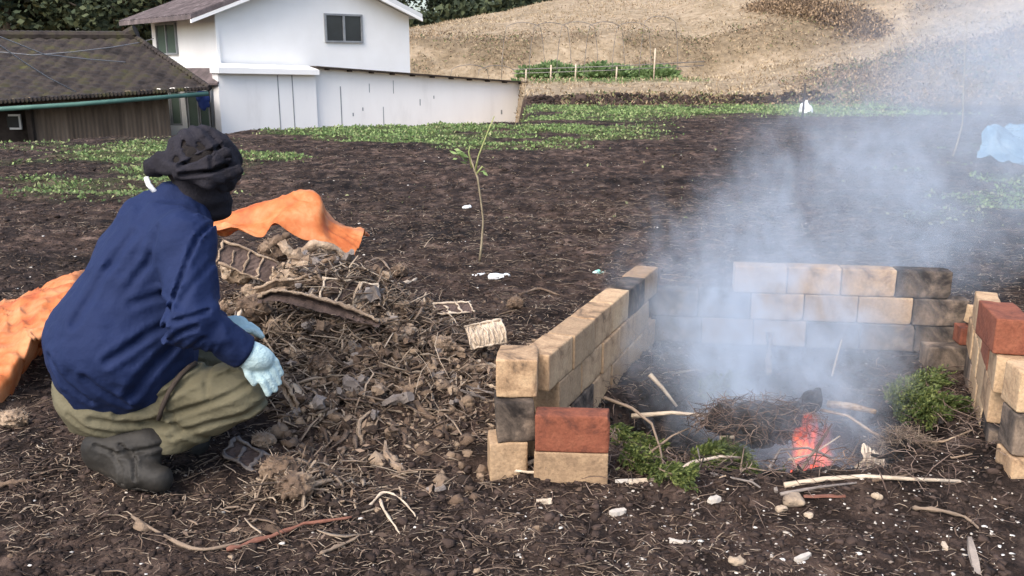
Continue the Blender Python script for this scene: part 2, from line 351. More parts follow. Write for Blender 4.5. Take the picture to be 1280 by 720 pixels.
# ------------------------------------------------------------------ scatter makers
def strips(name, P, yaw, length, width, m, bend=.3, lift=0.25, parent=None, pitch=None, thick=.5):
    n = len(P); P = np.asarray(P, float)
    length = np.broadcast_to(length, n); width = np.broadcast_to(width, n)
    S = 4; t = np.linspace(-.5, .5, S)
    b = RNG.normal(0, bend, n); l = np.abs(RNG.normal(0, lift, n)); p = RNG.normal(0, .18, n) if pitch is None else np.broadcast_to(pitch, n)
    V = np.zeros((n, S, 3, 3))
    for i, ti in enumerate(t):
        al = ti*length; la = b*length*(ti*ti*2-.25)+RNG.normal(0, .03, n)*length; up = al*np.sin(p)+l*length*(.25-ti*ti)
        w = width*(1.0 if 0 < i < S-1 else .55)
        al = al*np.cos(p)
        for j in range(3):
            q = 2*pi*j/3+.5
            lw, uw = la+w*cos(q)*.5, up+w*sin(q)*.5*thick
            V[:, i, j, 0] = P[:, 0]+al*np.cos(yaw)-lw*np.sin(yaw)
            V[:, i, j, 1] = P[:, 1]+al*np.sin(yaw)+lw*np.cos(yaw)
            V[:, i, j, 2] = P[:, 2]+uw+width*.3
    f = [(i*3+j, i*3+(j+1) % 3, (i+1)*3+(j+1) % 3, (i+1)*3+j) for i in range(S-1) for j in range(3)]
    Fx = (np.array(f)[None]+(np.arange(n)*S*3)[:, None, None]).reshape(-1, 4)
    return npmesh(name, V.reshape(-1, 3), Fx, m, parent, smooth=False)
_t = (1+5**.5)/2
ICO = np.array([(-1, _t, 0), (1, _t, 0), (-1, -_t, 0), (1, -_t, 0), (0, -1, _t), (0, 1, _t), (0, -1, -_t), (0, 1, -_t), (_t, 0, -1), (_t, 0, 1), (-_t, 0, -1), (-_t, 0, 1)])/math.hypot(1, _t)
ICOF = np.array([(0, 11, 5), (0, 5, 1), (0, 1, 7), (0, 7, 10), (0, 10, 11), (1, 5, 9), (5, 11, 4), (11, 10, 2), (10, 7, 6), (7, 1, 8), (3, 9, 4), (3, 4, 2), (3, 2, 6), (3, 6, 8), (3, 8, 9), (4, 9, 5), (2, 4, 11), (6, 2, 10), (8, 6, 7), (9, 8, 1)])
def lumps(name, P, size, m, flat=.7, parent=None, smooth=False):
    n = len(P); P = np.asarray(P, float); size = np.broadcast_to(size, n)
    V = ICO[None]*(1+RNG.uniform(-.55, .45, (n, 12, 1)))*size[:, None, None]*np.stack([RNG.uniform(.6, 1.3, n), RNG.uniform(.6, 1.3, n), np.full(n, flat)], -1)[:, None]
    a = RNG.uniform(0, 2*pi, n); c, s = np.cos(a)[:, None], np.sin(a)[:, None]
    V = np.stack([V[..., 0]*c-V[..., 1]*s, V[..., 0]*s+V[..., 1]*c, V[..., 2]], -1)+P[:, None]
    Fx = (ICOF[None]+(np.arange(n)*12)[:, None, None]).reshape(-1, 3)
    return npmesh(name, V.reshape(-1, 3), Fx, m, parent, smooth)
def leaves(name, P, size, m, parent=None, up=.5, aspect=1.6, D=None):
    n = len(P); P = np.asarray(P, float); size = np.broadcast_to(size, n)
    d = RNG.normal(0, 1, (n, 3)) if D is None else np.asarray(D, float)+RNG.normal(0, .35, (n, 3))
    if D is None: d[:, 2] = np.abs(d[:, 2])*up
    d /= np.linalg.norm(d, axis=1)[:, None]+1e-9
    r = RNG.normal(0, 1, (n, 3)); w = np.cross(d, r); w /= np.linalg.norm(w, axis=1)[:, None]+1e-9
    nn = np.cross(d, w)
    L_ = (size*aspect)[:, None]; W = (size*.5)[:, None]
    v0 = P; v1 = P+d*L_*.5+w*W-nn*W*.3; v2 = P+d*L_-nn*L_*.15; v3 = P+d*L_*.5-w*W-nn*W*.3
    V = np.stack([v0, v1, v2, v3], 1)
    Fx = (np.array([[0, 1, 2, 3]])+(np.arange(n)*4)[:, None])
    return npmesh(name, V.reshape(-1, 3), Fx, m, parent, smooth=False)
def field_pts(n, y0, y1, xr=.62, pw=1.0):
    y = y0*np.exp(RNG.random(n)**pw*math.log(y1/y0)); x = RNG.uniform(-xr, xr, n)*y
    return x, y
def keep(x, y, w): 
    k = RNG.random(len(x)) < w; return x[k], y[k]
def clear_pit(x, y):
    r = np.hypot((x-PIT[0])/.6, (y-PIT[1])/.5); return r > .75

# ------------------------------------------------------------------ field litter (uncountable)
x, y = field_pts(105000, 1.75, 24)
den = np.clip(.35+.9*fbm(x*.9, y*1.6, o=4, s=101), .04, 1)
dark = np.exp(-((x-2.0)/1.7)**2-((y-12.5)/3.6)**2)*.85
strawpatch = np.exp(-((x-1.3)/1.1)**2-((y-7.6)/.7)**2)
x, y = keep(x, y, np.clip(den*(1-dark)*(.5+.5*ss(2.6, 4, y))+.6*strawpatch, .02, 1)*(1-.8*dryness(x, y)))
sc = .6+np.sqrt(y)*.55
tag(strips('straw_litter', np.stack([x, y, H(x, y)], -1), RNG.normal(0, .8, len(x)), np.minimum(RNG.lognormal(-3.75, .6, len(x)), .12)*sc, RNG.uniform(.0013, .0040, len(x))*sc, M['strawdark']), 'brown straw and stalk litter spread over the dark soil', 'litter', kind='stuff')
x, y = field_pts(85000, 1.75, 24)
den = np.clip(.34+1.1*fbm(x*.8, y*1.6, o=4, s=111), .04, 1)
dark = np.exp(-((x-2.0)/1.7)**2-((y-12.5)/3.6)**2)*.9
strawpatch = 1.6*np.exp(-((x-1.2)/1.2)**2-((y-7.4)/.8)**2)+np.exp(-((x-3.2)/2)**2-((y-7)/1.6)**2)*.5
x, y = keep(x, y, np.clip(den*(1-dark)*(.55+.45*ss(2.6, 4, y))+.7*strawpatch, .01, 1)*(1-.8*dryness(x, y)))
sc = .6+np.sqrt(y)*.55
tag(strips('pale_straw', np.stack([x, y, H(x, y)], -1), RNG.normal(0, 1.0, len(x)), np.minimum(RNG.lognormal(-4.0, .6, len(x)), .10)*sc, RNG.uniform(.0012, .0036, len(x))*sc, M['straw'], bend=.22, lift=.22), 'pale dry straw stalks strewn over the field', 'straw', kind='stuff')
x, y = field_pts(50000, 1.75, 20)
sc = .7+np.sqrt(y)*.4
tag(lumps('soil_clods', np.stack([x, y, H(x, y)], -1), np.minimum(RNG.lognormal(-5.35, .5, len(x)), .014)*sc, M['clod'], flat=.6), 'loose dark crumbs and clods of soil on the field', 'soil', kind='stuff')
# fine pale chips, thickest before the fire
x, y = field_pts(16000, 1.75, 20)
w = .16+.9*np.exp(-((x-.75)/.55)**2-((y-2.35)/.28)**2)+.5*np.exp(-((x-1.2)/.8)**2-((y-2.3)/.4)**2)+.35*np.exp(-((x-1.6)/.5)**2-((y-3.1)/.5)**2)
x, y = keep(x, y, np.clip(w, 0, 1))
sc = .55+np.sqrt(y)*.4
tag(lumps('wood_chips', np.stack([x, y, H(x, y)+.002], -1), np.minimum(RNG.lognormal(-5.85, .5, len(x)), .007)*sc, M['chip'], flat=.35), 'small pale chips sprinkled over the soil', 'wood chips', kind='stuff')

# green weeds
x, y = field_pts(420000, 7.5, 36, .62)
x, y = keep(x, y, greenness(x, y)**1.3*np.clip(.55+1.3*fbm(x*2.2, y*2.2, o=3, s=73), .05, 1)*(1-.4*(y > 31)))
z = H(x, y)
tag(leaves('weeds', np.stack([x, y, z], -1), RNG.uniform(.012, .03, len(x))*(.6+y/20), M['weed'], up=.9), 'low green weeds growing in patches on the field', 'weeds', kind='stuff')
x, y = field_pts(70000, 7, 27.5, .62); x, y = keep(x, y, greenness(x, y)*.7+.004)
tag(leaves('pale_weeds', np.stack([x, y, H(x, y)], -1), RNG.uniform(.012, .03, len(x))*(.6+y/20), M['weedpale'], up=.8), 'yellowish half dry weeds among the green patches', 'weeds', kind='stuff')
# dry grass on the hill
n = 150000
y = RNG.uniform(26.8, 60, n); x = RNG.uniform(-.2, .62, n)*y
x, y = keep(x, y, np.clip(dryness(x, y)*(.25+.5*fbm(x*.7, y*.7, s=131)), 0, 1))
tag(leaves('dry_grass', np.stack([x, y, H(x, y)-.02], -1), RNG.uniform(.022, .05, len(x)), M['grass'], up=1.2, aspect=3.5), 'golden dry grass covering the terrace and hillside', 'grass', kind='stuff')
# scrub on the banks
n = 170000
y = RNG.uniform(24.5, 42, n); x = RNG.uniform(-.2, .64, n)*y
wt = brushness(x, y)*np.clip(.6+.8*fbm(x*.8, y*.8, s=141), 0, 1)*np.where((x > 8.2) & (y < 31.5), 1, .45)
kk = RNG.random(n) < wt; x, y = x[kk], y[kk]
bk = (x > 8.2) & (y < 31.5)
hz = RNG.random(len(x))*np.where(bk, .5, np.where(y < 28, .06, .3))*np.clip(.5+fbm(x*.9, y*.9, s=143), .1, 1)
tag(leaves('brown_scrub', np.stack([x, y, H(x, y)+hz], -1), RNG.uniform(.02, .05, len(x)), M['scrub'], up=1.0, aspect=3.2), 'tangled brown scrub on the bank below the golden hill', 'scrub', kind='stuff')
kk = (RNG.random(len(x)) < .35) & (fbm(x*.6, y*.6, s=151) > -.05)
tag(leaves('green_scrub', np.stack([x[kk], y[kk], (H(x, y)+hz)[kk]+.05], -1), RNG.uniform(.03, .07, kk.sum()), M['scrubgreen'], up=1.0, aspect=1.8), 'dull green undergrowth mixed into the brown bank', 'undergrowth', kind='stuff')
# dark groove of scrub high on the hill, seen at the top of the picture
n = 9000
t = RNG.random(n); _g = [gp(u, v) for u, v in ((945, 9), (975, 11), (1005, 15), (1035, 22), (1065, 30), (1098, 40))]
gx_ = np.interp(t, np.linspace(0, 1, 6), [q[0] for q in _g])+RNG.normal(0, .3, n); gy_ = np.interp(t, np.linspace(0, 1, 6), [q[1] for q in _g])+RNG.normal(0, .5, n)
tag(leaves('hill_scrub', np.stack([gx_, gy_, H(gx_, gy_)+RNG.random(n)*.35*np.sin(pi*t)**.5], -1), .055, M['scrub'], up=1.2, aspect=3), 'dark line of scrub in the hollow high on the golden hill', 'scrub', kind='stuff')
# rubble of the terrace edge
n = 900
x = RNG.uniform(.5, 9.2, n); y = 26.7+.25*RNG.normal(0, 1, n)
tag(lumps('terrace_rubble', np.stack([x, y, H(x, y)+.02], -1), RNG.lognormal(-2.9, .45, n), M['clod']), 'dark lumpy clods and stones along the terrace edge', 'rubble', kind='stuff')

# ------------------------------------------------------------------ surface nets
def nets(fn, lo, hi, h):
    lo = np.asarray(lo, float); hi = np.asarray(hi, float)
    ax = [np.arange(lo[i], hi[i]+h, h) for i in range(3)]
    G = np.stack(np.meshgrid(*ax, indexing='ij'), -1); sh = G.shape[:3]
    D = fn(G.reshape(-1, 3)).reshape(sh)
    ins = D < 0
    C = np.zeros(tuple(s-1 for s in sh)); acc = np.zeros(C.shape+(3,))
    def sl(o): return tuple(slice(o[k], sh[k]-1+o[k]) for k in range(3))
    offs = [(a, b, c) for a in (0, 1) for b in (0, 1) for c in (0, 1)]
    for o in offs:
        for k in range(3):
            if o[k]: continue
            q = list(o); q[k] = 1; q = tuple(q)
            d0, d1 = D[sl(o)], D[sl(q)]; cr = (d0 < 0) != (d1 < 0)
            t = np.where(cr, d0/(d0-d1+1e-12), 0)
            for j in range(3):
                p = (o[j] if j != k else t)
                acc[..., j] += np.where(cr, p, 0)
            C += cr
    act = C > 0; vid = -np.ones(C.shape, int); vid[act] = np.arange(act.sum())
    ci = np.argwhere(act)
    V = lo+(ci+acc[act]/C[act][:, None])*h
    Fs = []
    for k in range(3):
        a, b = [j for j in range(3) if j != k]
        i0 = [slice(None)]*3; i1 = [slice(None)]*3
        i0[k] = slice(0, sh[k]-1); i1[k] = slice(1, sh[k])
        A, B = ins[tuple(i0)], ins[tuple(i1)]
        E = np.argwhere(A != B)
        E = E[(E[:, a] > 0) & (E[:, a] < sh[a]-1) & (E[:, b] > 0) & (E[:, b] < sh[b]-1)]
        flip = A[tuple(E.T)]
        def cell(da, db):
            q = E.copy(); q[:, a] -= da; q[:, b] -= db; return vid[tuple(q.T)]
        Q = np.stack([cell(1, 1), cell(0, 1), cell(0, 0), cell(1, 0)], -1)
        if k == 1: flip = ~flip
        Q = np.where(flip[:, None], Q, Q[:, ::-1]); Fs.append(Q)
    Fq = np.concatenate(Fs); Fq = Fq[(Fq >= 0).all(1)]
    return V, Fq
def cone(p, a, b, r1, r2):
    a = np.asarray(a, float); b = np.asarray(b, float); d = b-a
    t = np.clip(((p-a)@d)/(d@d+1e-12), 0, 1)
    return np.linalg.norm(p-a-t[:, None]*d, axis=1)-(r1+(r2-r1)*t)
def ball(p, c, r, s=(1, 1, 1)):
    q = (p-np.asarray(c))/np.asarray(s); return (np.linalg.norm(q, axis=1)-r)*min(s)
def smin(*ds, k=.04):
    r = ds[0]
    for d in ds[1:]:
        h = np.clip(.5+.5*(d-r)/k, 0, 1); r = d*(1-h)+r*h-k*h*(1-h)
    return r
def sdf_obj(name, fn, lo, hi, h, m, parent):
    V, Fq = nets(fn, lo, hi, h); return npmesh(name, V, Fq, m, parent, True)

# ------------------------------------------------------------------ the crouching person
FWD = np.array([cos(radians(25)), sin(radians(25)), 0]); RT = np.array([sin(radians(25)), -cos(radians(25)), 0]); UP = np.array([0, 0, 1.])
toe = on(190, 612)
person = empty('person', (toe[0]-.05, toe[1]+.12, Hs(toe[0], toe[1]+.12)), 'person crouching by the debris heap in navy jacket, olive trousers and black head scarf', 'person')
S = lambda u, v, Y, r=0: at(u, v, Y)+RT*r
hipc, low, chest, uback, neck = S(140, 485, 2.66), S(152, 430, 2.66), S(192, 334, 2.70), S(203, 285, 2.73), S(228, 258, 2.76)
shR, shL = S(232, 303, 2.56), chest+(chest-S(232, 303, 2.56))*np.array([.9, 1.0, 0])+np.array([.06, .08, .07])
elR, wrR = S(240, 402, 2.42), S(301, 440, 2.47)
kneeR, ankR = S(300, 487, 2.55), S(196, 552, 2.52)
kneeL = kneeR-RT*.33+FWD*.02; ankL = S(238, 548, 2.78); wrL = kneeL+UP*.09-FWD*.02; elL = shL+(elR-shR)*1.0+FWD*.03
def folds(p, amp, sc, s, dirv=(1, 1, .35)):
    q = p*np.array(dirv)*sc
    n = fbm(q[:, 0], q[:, 1], q[:, 2], o=3, s=s)
    return amp*(1-2*np.abs(n)*1.6)
def crease(p, pts, w, depth, Y=2.55):
    d = np.full(len(p), 9.0)
    Q = [at(u, v, Y) for u, v in pts]
    for a, b in zip(Q[:-1], Q[1:]):
        ax, az = a[0], a[2]; ex, ez = b[0]-ax, b[2]-az
        t = np.clip(((p[:, 0]-ax)*ex+(p[:, 2]-az)*ez)/(ex*ex+ez*ez), 0, 1)
        d = np.minimum(d, np.hypot(p[:, 0]-ax-t*ex, p[:, 2]-az-t*ez))
    q = d/w
    return depth*(np.exp(-q*q)-.55*np.exp(-((q-1.9)/.9)**2))*(p[:, 1] < 2.75)
def jacket_fn(p):
    a = smin(cone(p, low-RT*.07, chest-RT*.05, .197, .150), cone(p, low+RT*.07, chest+RT*.05, .197, .150), k=.05)
    a = smin(a, cone(p, low-RT*.07, hipc-RT*.06, .20, .125), cone(p, low+RT*.07, hipc+RT*.07, .20, .125), k=.05)
    a = smin(a, cone(p, chest, uback, .15, .10), cone(p, uback, neck, .095, .066), k=.07)
    a = smin(a, cone(p, uback+FWD*.02, shR, .09, .078), cone(p, uback+FWD*.02, shL, .09, .078), k=.06)
    armR = np.minimum(cone(p, shR, elR, .080, .068), cone(p, elR, wrR, .067, .047))
    armR = smin(cone(p, shR, elR, .080, .066), cone(p, elR, wrR, .066, .046), k=.02)
    armL = smin(cone(p, shL, elL, .080, .066), cone(p, elL, wrL, .066, .046), k=.02)
    tor = smin(a, armL, k=.03)
    d = smin(tor, armR, k=.022)
    # sleeve wrinkles run across the arm; back creases run down and forward
    w = folds(p, .0085, 5.5, 201, (1.5, 1.5, .6))+folds(p, .003, 15, 205, (1, 1, 1.4))
    t = (p-elR)@((wrR-elR)/np.linalg.norm(wrR-elR))
    wr = .004*np.sin(t*95+vn(p[:, 0]*12, p[:, 2]*12, s=3)*2)*np.exp(-((np.linalg.norm(p-elR, axis=1))/.11)**2)
    c = 0
    for pts_, w_, dp in (([(252, 285), (243, 300), (236, 335), (228, 372), (222, 410)], .006, .012), ([(205, 262), (225, 272), (250, 284)], .004, .005),
                         ([(225, 400), (190, 415), (150, 440)], .012, .012), ([(228, 380), (195, 372), (165, 380)], .011, .010), ([(222, 425), (195, 455), (170, 490)], .012, .013),
                         ([(150, 300), (120, 350), (100, 400)], .012, .008), ([(120, 460), (140, 480), (165, 500)], .010, .010), ([(70, 440), (90, 470), (120, 495)], .010, .010), ([(190, 290), (180, 330), (160, 360)], .012, .007),
                         ([(262, 395), (245, 400), (228, 412)], .007, .010), ([(270, 380), (250, 384), (232, 388)], .006, .008), ([(268, 410), (255, 420), (240, 434)], .006, .009), ([(280, 420), (272, 432), (262, 442)], .005, .006), ([(262, 330), (250, 350), (240, 370)], .008, .006)):
        c = c+crease(p, pts_, w_, dp, 2.47)
    d = d-w-wr+c
    d = np.maximum(d, -((p-hipc)@UP)-.073-.02*np.sin((p@FWD)*9))       # hem
    d = np.maximum(d, -cone(p, neck, neck+(neck-uback)*2, .052, .052))   # collar opening
    d = np.maximum(d, (p-wrR)@((wrR-elR)/np.linalg.norm(wrR-elR))-.012)
    return d
V, Fq = nets(jacket_fn, (-1.62, 2.12, .20), (-.72, 3.22, 1.06), .0078)
jk = npmesh('jacket', V, Fq, M['jacket'], person)
def seam_tube(pts, r, name, m, par=None): return MB().tube(pts, r, 6).build(name, m, par or person, True)
def trouser_fn(p):
    hR, hL = hipc+RT*.09+FWD*.0, hipc-RT*.09
    a = smin(ball(p, hipc+RT*.055-FWD*.01+UP*.0, .15), ball(p, hipc-RT*.055-FWD*.01, .15), k=.05)
    R_ = smin(cone(p, hR, kneeR, .106, .076), cone(p, kneeR-UP*.008, ankR+FWD*.04, .072, .056), k=.03)
    L_ = smin(cone(p, hL, kneeL, .106, .076), cone(p, kneeL, ankL, .072, .058), k=.03)
    d = smin(a, R_, k=.05); d = smin(d, L_, k=.05)
    # taut creases radiate along the thigh
    ax = (kneeR-hR)/np.linalg.norm(kneeR-hR)
    al = (p-hR)@ax; pe = (p-hR)@UP
    n = vn(al*5+pe*3, pe*26+al*9+vn(al*9, pe*9, s=6), s=211)
    w = .016*(1-2.2*np.abs(n))+folds(p, .004, 11, 215, (1, 1, 1))
    c = 0
    for pts_, w_, dp in (([(150, 515), (200, 498), (250, 470), (285, 452)], .010, .018), ([(175, 530), (225, 515), (275, 498), (322, 478)], .009, .016), ([(215, 545), (260, 530), (305, 520), (332, 505)], .009, .014),
                         ([(120, 520), (160, 530), (205, 532)], .010, .014), ([(90, 515), (110, 530), (140, 540)], .008, .010), ([(282, 470), (300, 474), (333, 478)], .004, .006), ([(278, 505), (300, 508), (328, 506)], .004, .006), ([(240, 452), (255, 475), (262, 500)], .007, .009), ([(300, 455), (312, 470), (318, 490)], .006, .008), ([(195, 505), (215, 520), (225, 540)], .008, .010)):
        c = c+crease(p, pts_, w_, dp, 2.48)
    d = d-w*.45+c*.62
    d = np.maximum(d, -(p[:, 2]-.115-.3*np.clip(-1.02-p[:, 0], 0, .2)))
    return d
V, Fq = nets(trouser_fn, (-1.50, 2.18, .02), (-.62, 3.10, .66), .0072)
tr = npmesh('trousers', V, Fq, M['olive'], person)
def boot(ank, heel, ballp, toep, kname):
    def fn(p):
        d = smin(cone(p, ank, heel+UP*.03, .060, .052), cone(p, heel, ballp, .042, .047), k=.035)
        d = smin(d, cone(p, ballp, toep, .046, .037), k=.03)
        return d-folds(p, .003, 16, 221, (1, 1, 1))+crease(p, [(150, 556), (172, 572), (178, 590)], .006, .009, 2.46)+crease(p, [(140, 562), (158, 580), (160, 600)], .005, .007, 2.46)+crease(p, [(120, 556), (150, 566), (200, 560)], .006, .007, 2.46)
    lo = np.minimum.reduce([ank, heel, toep])-.12; hi = np.maximum.reduce([ank, heel, toep])+.12
    V, Fq = nets(fn, lo, hi, .0075); b = npmesh('boot', V, Fq, M['boot'], person)
    dn = np.cross(toep-heel, RT); dn /= np.linalg.norm(dn)
    if dn[2] > 0: dn = -dn
    def sfn(p):
        q = smin(cone(p, heel, ballp, .040, .047), cone(p, ballp, toep, .047, .037), k=.02)
        h = (p-ballp)@dn
        return np.maximum(q-.004, np.maximum(.026-h, h-.046))
    V, Fq = nets(sfn, lo, hi, .006); npmesh('sole', V, Fq, M['sole'], b).location = (0, 0, 0)
heelR = at(128, 570, 2.50); ballR = at(168, 589, 2.47); toeR = at(200, 599, 2.43)
boot(at(190, 553, 2.52), heelR, ballR, toeR, 'boot')
gl = Hs(-1.0, 2.8)
hl = at(205, 556, 2.80); hl[2] = gl+.06; bl = hl+FWD*.12-UP*.012; tl = hl+FWD*.17-UP*.018
boot(ankL-UP*.02, hl, bl, tl, 'boot')
# hands in knitted gloves
def glove(w, palm, side, tips, knee, parent):
    def fn(p):
        d = smin(cone(p, w, w+(palm-w)*.5, .036, .036), ball(p, palm, .036, (1, 1, .8)), cone(p, w+(palm-w)*.7, palm+(palm-w)*.35, .032, .030), k=.025)
        return d
    def full(p):
        d = fn(p)
        for b, m_, t_ in tips: d = smin(d, np.minimum(cone(p, b, m_, .0125, .0115), cone(p, m_, t_, .0115, .0095)), k=.006)
        return d-folds(p, .0012, 40, 231, (1, 1, 1))
    V, Fq = nets(full, palm-.14, palm+.14, .0045); return npmesh('glove', V, Fq, M['glove'], parent)
palm = at(321, 447, 2.485); fd = at(345, 474, 2.50)-palm; fd /= np.linalg.norm(fd); sd = np.cross(fd, RT)*1.0; sd /= np.linalg.norm(sd)
spread = at(330, 440, 2.50)-at(318, 462, 2.47); spread /= np.linalg.norm(spread)
tips = []
for i, (o, ln) in enumerate([(-.034, .052), (-.012, .064), (.011, .066), (.032, .056)]):
    b = palm+fd*.022+spread*o*.9; m_ = b+fd*ln*.55+RT*.010+spread*o*.15; t_ = m_+fd*ln*.45-UP*.018-RT*.004
    tips.append((b, m_, t_))
tb = palm-fd*.02-spread*.034; tips.append((tb, tb+fd*.022-spread*.018, tb+fd*.047-spread*.02-UP*.006))
glove(wrR, palm, sd, tips, kneeR, person)
palmL = wrL+FWD*.04+UP*.01
tipsL = [(palmL+FWD*.02+RT*o, palmL+FWD*.055+RT*o*1.2-UP*.008, palmL+FWD*.08+RT*o*1.2-UP*.03) for o in (-.032, -.011, .011, .032)]
tipsL.append((palmL-RT*.0+FWD*.0+RT*.03, palmL+FWD*.015+RT*.052, palmL+FWD*.04+RT*.056))
glove(wrL, palmL, sd, tipsL, kneeL, person)
MB().tube([wrR-(wrR-elR)*.02+RT*0, wrR+(wrR-elR)/np.linalg.norm(wrR-elR)*.014], [.047, .044], 16).build('cuff', M['blackcloth'], person, True)
# head, facing away to the right and down
hd = at(254, 208, 2.79)
FF = np.array([cos(radians(38)), sin(radians(38)), -.18]); FF /= np.linalg.norm(FF); FS = np.cross(FF, UP); FS /= np.linalg.norm(FS); FU = np.cross(FS, FF)
def head_fn(p):
    q = np.stack([(p-hd)@FF, (p-hd)@FS, (p-hd)@FU], -1)
    d = ball(q, (0, 0, .012), .098, (1.0, .80, 1.02))
    d = smin(d, cone(q, (.02, 0, -.04), (.055, 0, -.10), .060, .036), k=.03)          # jaw
    d = smin(d, cone(q, (.094, 0, .0), (.112, 0, -.034), .008, .013), k=.012)           # nose
    d = smin(d, cone(q, (.085, -.02, -.066), (.085, .02, -.066), .010, .010), k=.008)  # lips
    for s in (-1, 1):
        d = smin(d, ball(q, (.0, s*.08, -.012), .026, (.6, .25, 1)), k=.006)             # ears
        d = smin(d, cone(q, (.082, s*.018, .022), (.07, s*.05, .018), .010, .010), k=.01)  # brow
        d = np.maximum(d, -ball(q, (.098, s*.031, .002), .014))
    d = smin(d, cone(p, hd-FF*.03-UP*.05, neck, .050, .052), k=.03)
    return d
V, Fq = nets(head_fn, hd-.20, hd+.16, .006); npmesh('body', V, Fq, M['skin'], person)
def from_head(a, b, c): return hd+FF*a+FS*b+FU*c
for s in (-1, 1):
    V, Fq = nets(lambda p: ball(p, from_head(.082, s*.031, .002), .0125), from_head(.082, s*.031, .002)-.02, from_head(.082, s*.031, .002)+.02, .004)
    npmesh('eye', V, Fq, M['whitecloth'], person)
def hair_fn(p):
    q = np.stack([(p-hd)@FF, (p-hd)@FS, (p-hd)@FU], -1)
    d = ball(q, (-.006, 0, .008), .103, (1.0, .83, 1.0))-.006*vn(q[:, 0]*40, q[:, 1]*110, q[:, 2]*25, s=4)
    return np.maximum(d, q[:, 0]-.055-np.clip(q[:, 2]-.03, 0, 1)*.6)
V, Fq = nets(hair_fn, hd-.15, hd+.15, .006); npmesh('hair', V, Fq, M['hair'], person)
knot = at(196, 207, 2.74)
def scarf_fn(p):
    q = np.stack([(p-hd)@FF, (p-hd)@FS, (p-hd)@FU], -1)
    r1 = np.abs(ball(q, (-.002, 0, .006), .110, (1.0, .86, 1.0)))-.006
    # wrapped over forehead and crown, open over the back-left of the crown where hair shows
    cdir = at(222, 178, 2.62)-hd; cdir /= np.linalg.norm(cdir)
    open_ = ((p-hd)@cdir)-.101+.010*vn(q[:, 2]*25, q[:, 1]*25, s=3)+.35*np.abs(q[:, 1]*.4+q[:, 0]*.3)
    shell = np.maximum(r1, open_)
    shell = np.maximum(shell, -(q[:, 2]+.055)-.25*q[:, 0])
    # thick rolled band round the head down to the knot
    a = at(297, 214, 2.70); b = at(262, 226, 2.66); c = at(228, 214, 2.67)
    band = smin(cone(p, a, b, .014, .020), cone(p, b, c, .020, .021), cone(p, c, knot, .021, .021), k=.02)
    b2 = smin(cone(p, at(285, 190, 2.69), at(262, 206, 2.665), .012, .018), cone(p, at(262, 206, 2.665), at(225, 218, 2.67), .018, .02), k=.02)
    kn = smin(ball(p, knot, .034, (1, 1, .9)), ball(p, at(188, 214, 2.73), .020), cone(p, at(203, 196, 2.73), at(216, 199, 2.73), .018, .018), k=.012)
    fold1 = crease(p, [(292, 172), (262, 190), (232, 205)], .006, .010, 2.7)+crease(p, [(250, 162), (268, 180), (272, 205)], .006, .008, 2.7)+crease(p, [(300, 200), (270, 212), (235, 216)], .006, .012, 2.7)
    d = smin(shell, band, b2, k=.010)+fold1; d = smin(d, kn, k=.012)
    w = .0035*np.sin((q[:, 2]*1.0+q[:, 0]*.9)*110+3*vn(q[:, 0]*14, q[:, 1]*14, q[:, 2]*14, s=9))
    return d-w*.8-folds(p, .002, 22, 241, (1, 1, 1))
V, Fq = nets(scarf_fn, (-1.22, 2.5, .84), (-.66, 3.02, 1.24), .0052); npmesh('head_scarf', V, Fq, M['blackcloth'], person)
def gaiter_fn(p):
    q = np.stack([(p-hd)@FF, (p-hd)@FS, (p-hd)@FU], -1)
    d = smin(cone(q, (.005, 0, -.05), (.05, 0, -.115), .082, .052), cone(p, hd-FF*.02-UP*.06, neck-UP*.01+FWD*.02, .076, .070), k=.03)
    d = np.maximum(d, (q[:, 2]+.030)+.1*q[:, 0])
    return d-.003*np.sin(q[:, 2]*120+2*vn(q[:, 0]*12, q[:, 1]*12, s=5))
V, Fq = nets(gaiter_fn, hd-.24, hd+.17, .0058); npmesh('neck_warmer', V, Fq, M['blackcloth'], person)
MB().tube([at(183, 222, 2.71), at(186, 231, 2.70), at(192, 238, 2.70), at(200, 243, 2.71)], [.008, .0085, .008, .004], 8).build('white_strap', M['whitecloth'], person, True)
# dark strap across the thigh
def on_thigh(t, ang):
    hR = hipc+RT*.09; ax = (kneeR-hR)/np.linalg.norm(kneeR-hR); n1 = RT-ax*(RT@ax); n1 /= np.linalg.norm(n1); n2 = np.cross(n1, ax); n2 = n2 if n2[2] > 0 else -n2
    r = .115+(.082-.115)*t+.008
    return hR+(kneeR-hR)*t+(n1*cos(ang)+n2*sin(ang))*r
MB().tube([on_thigh(.72-.26*k/7, 1.45-1.8*k/7) for k in range(8)], .0075, 6).build('trouser_seam', M['darkwood'], person, True)

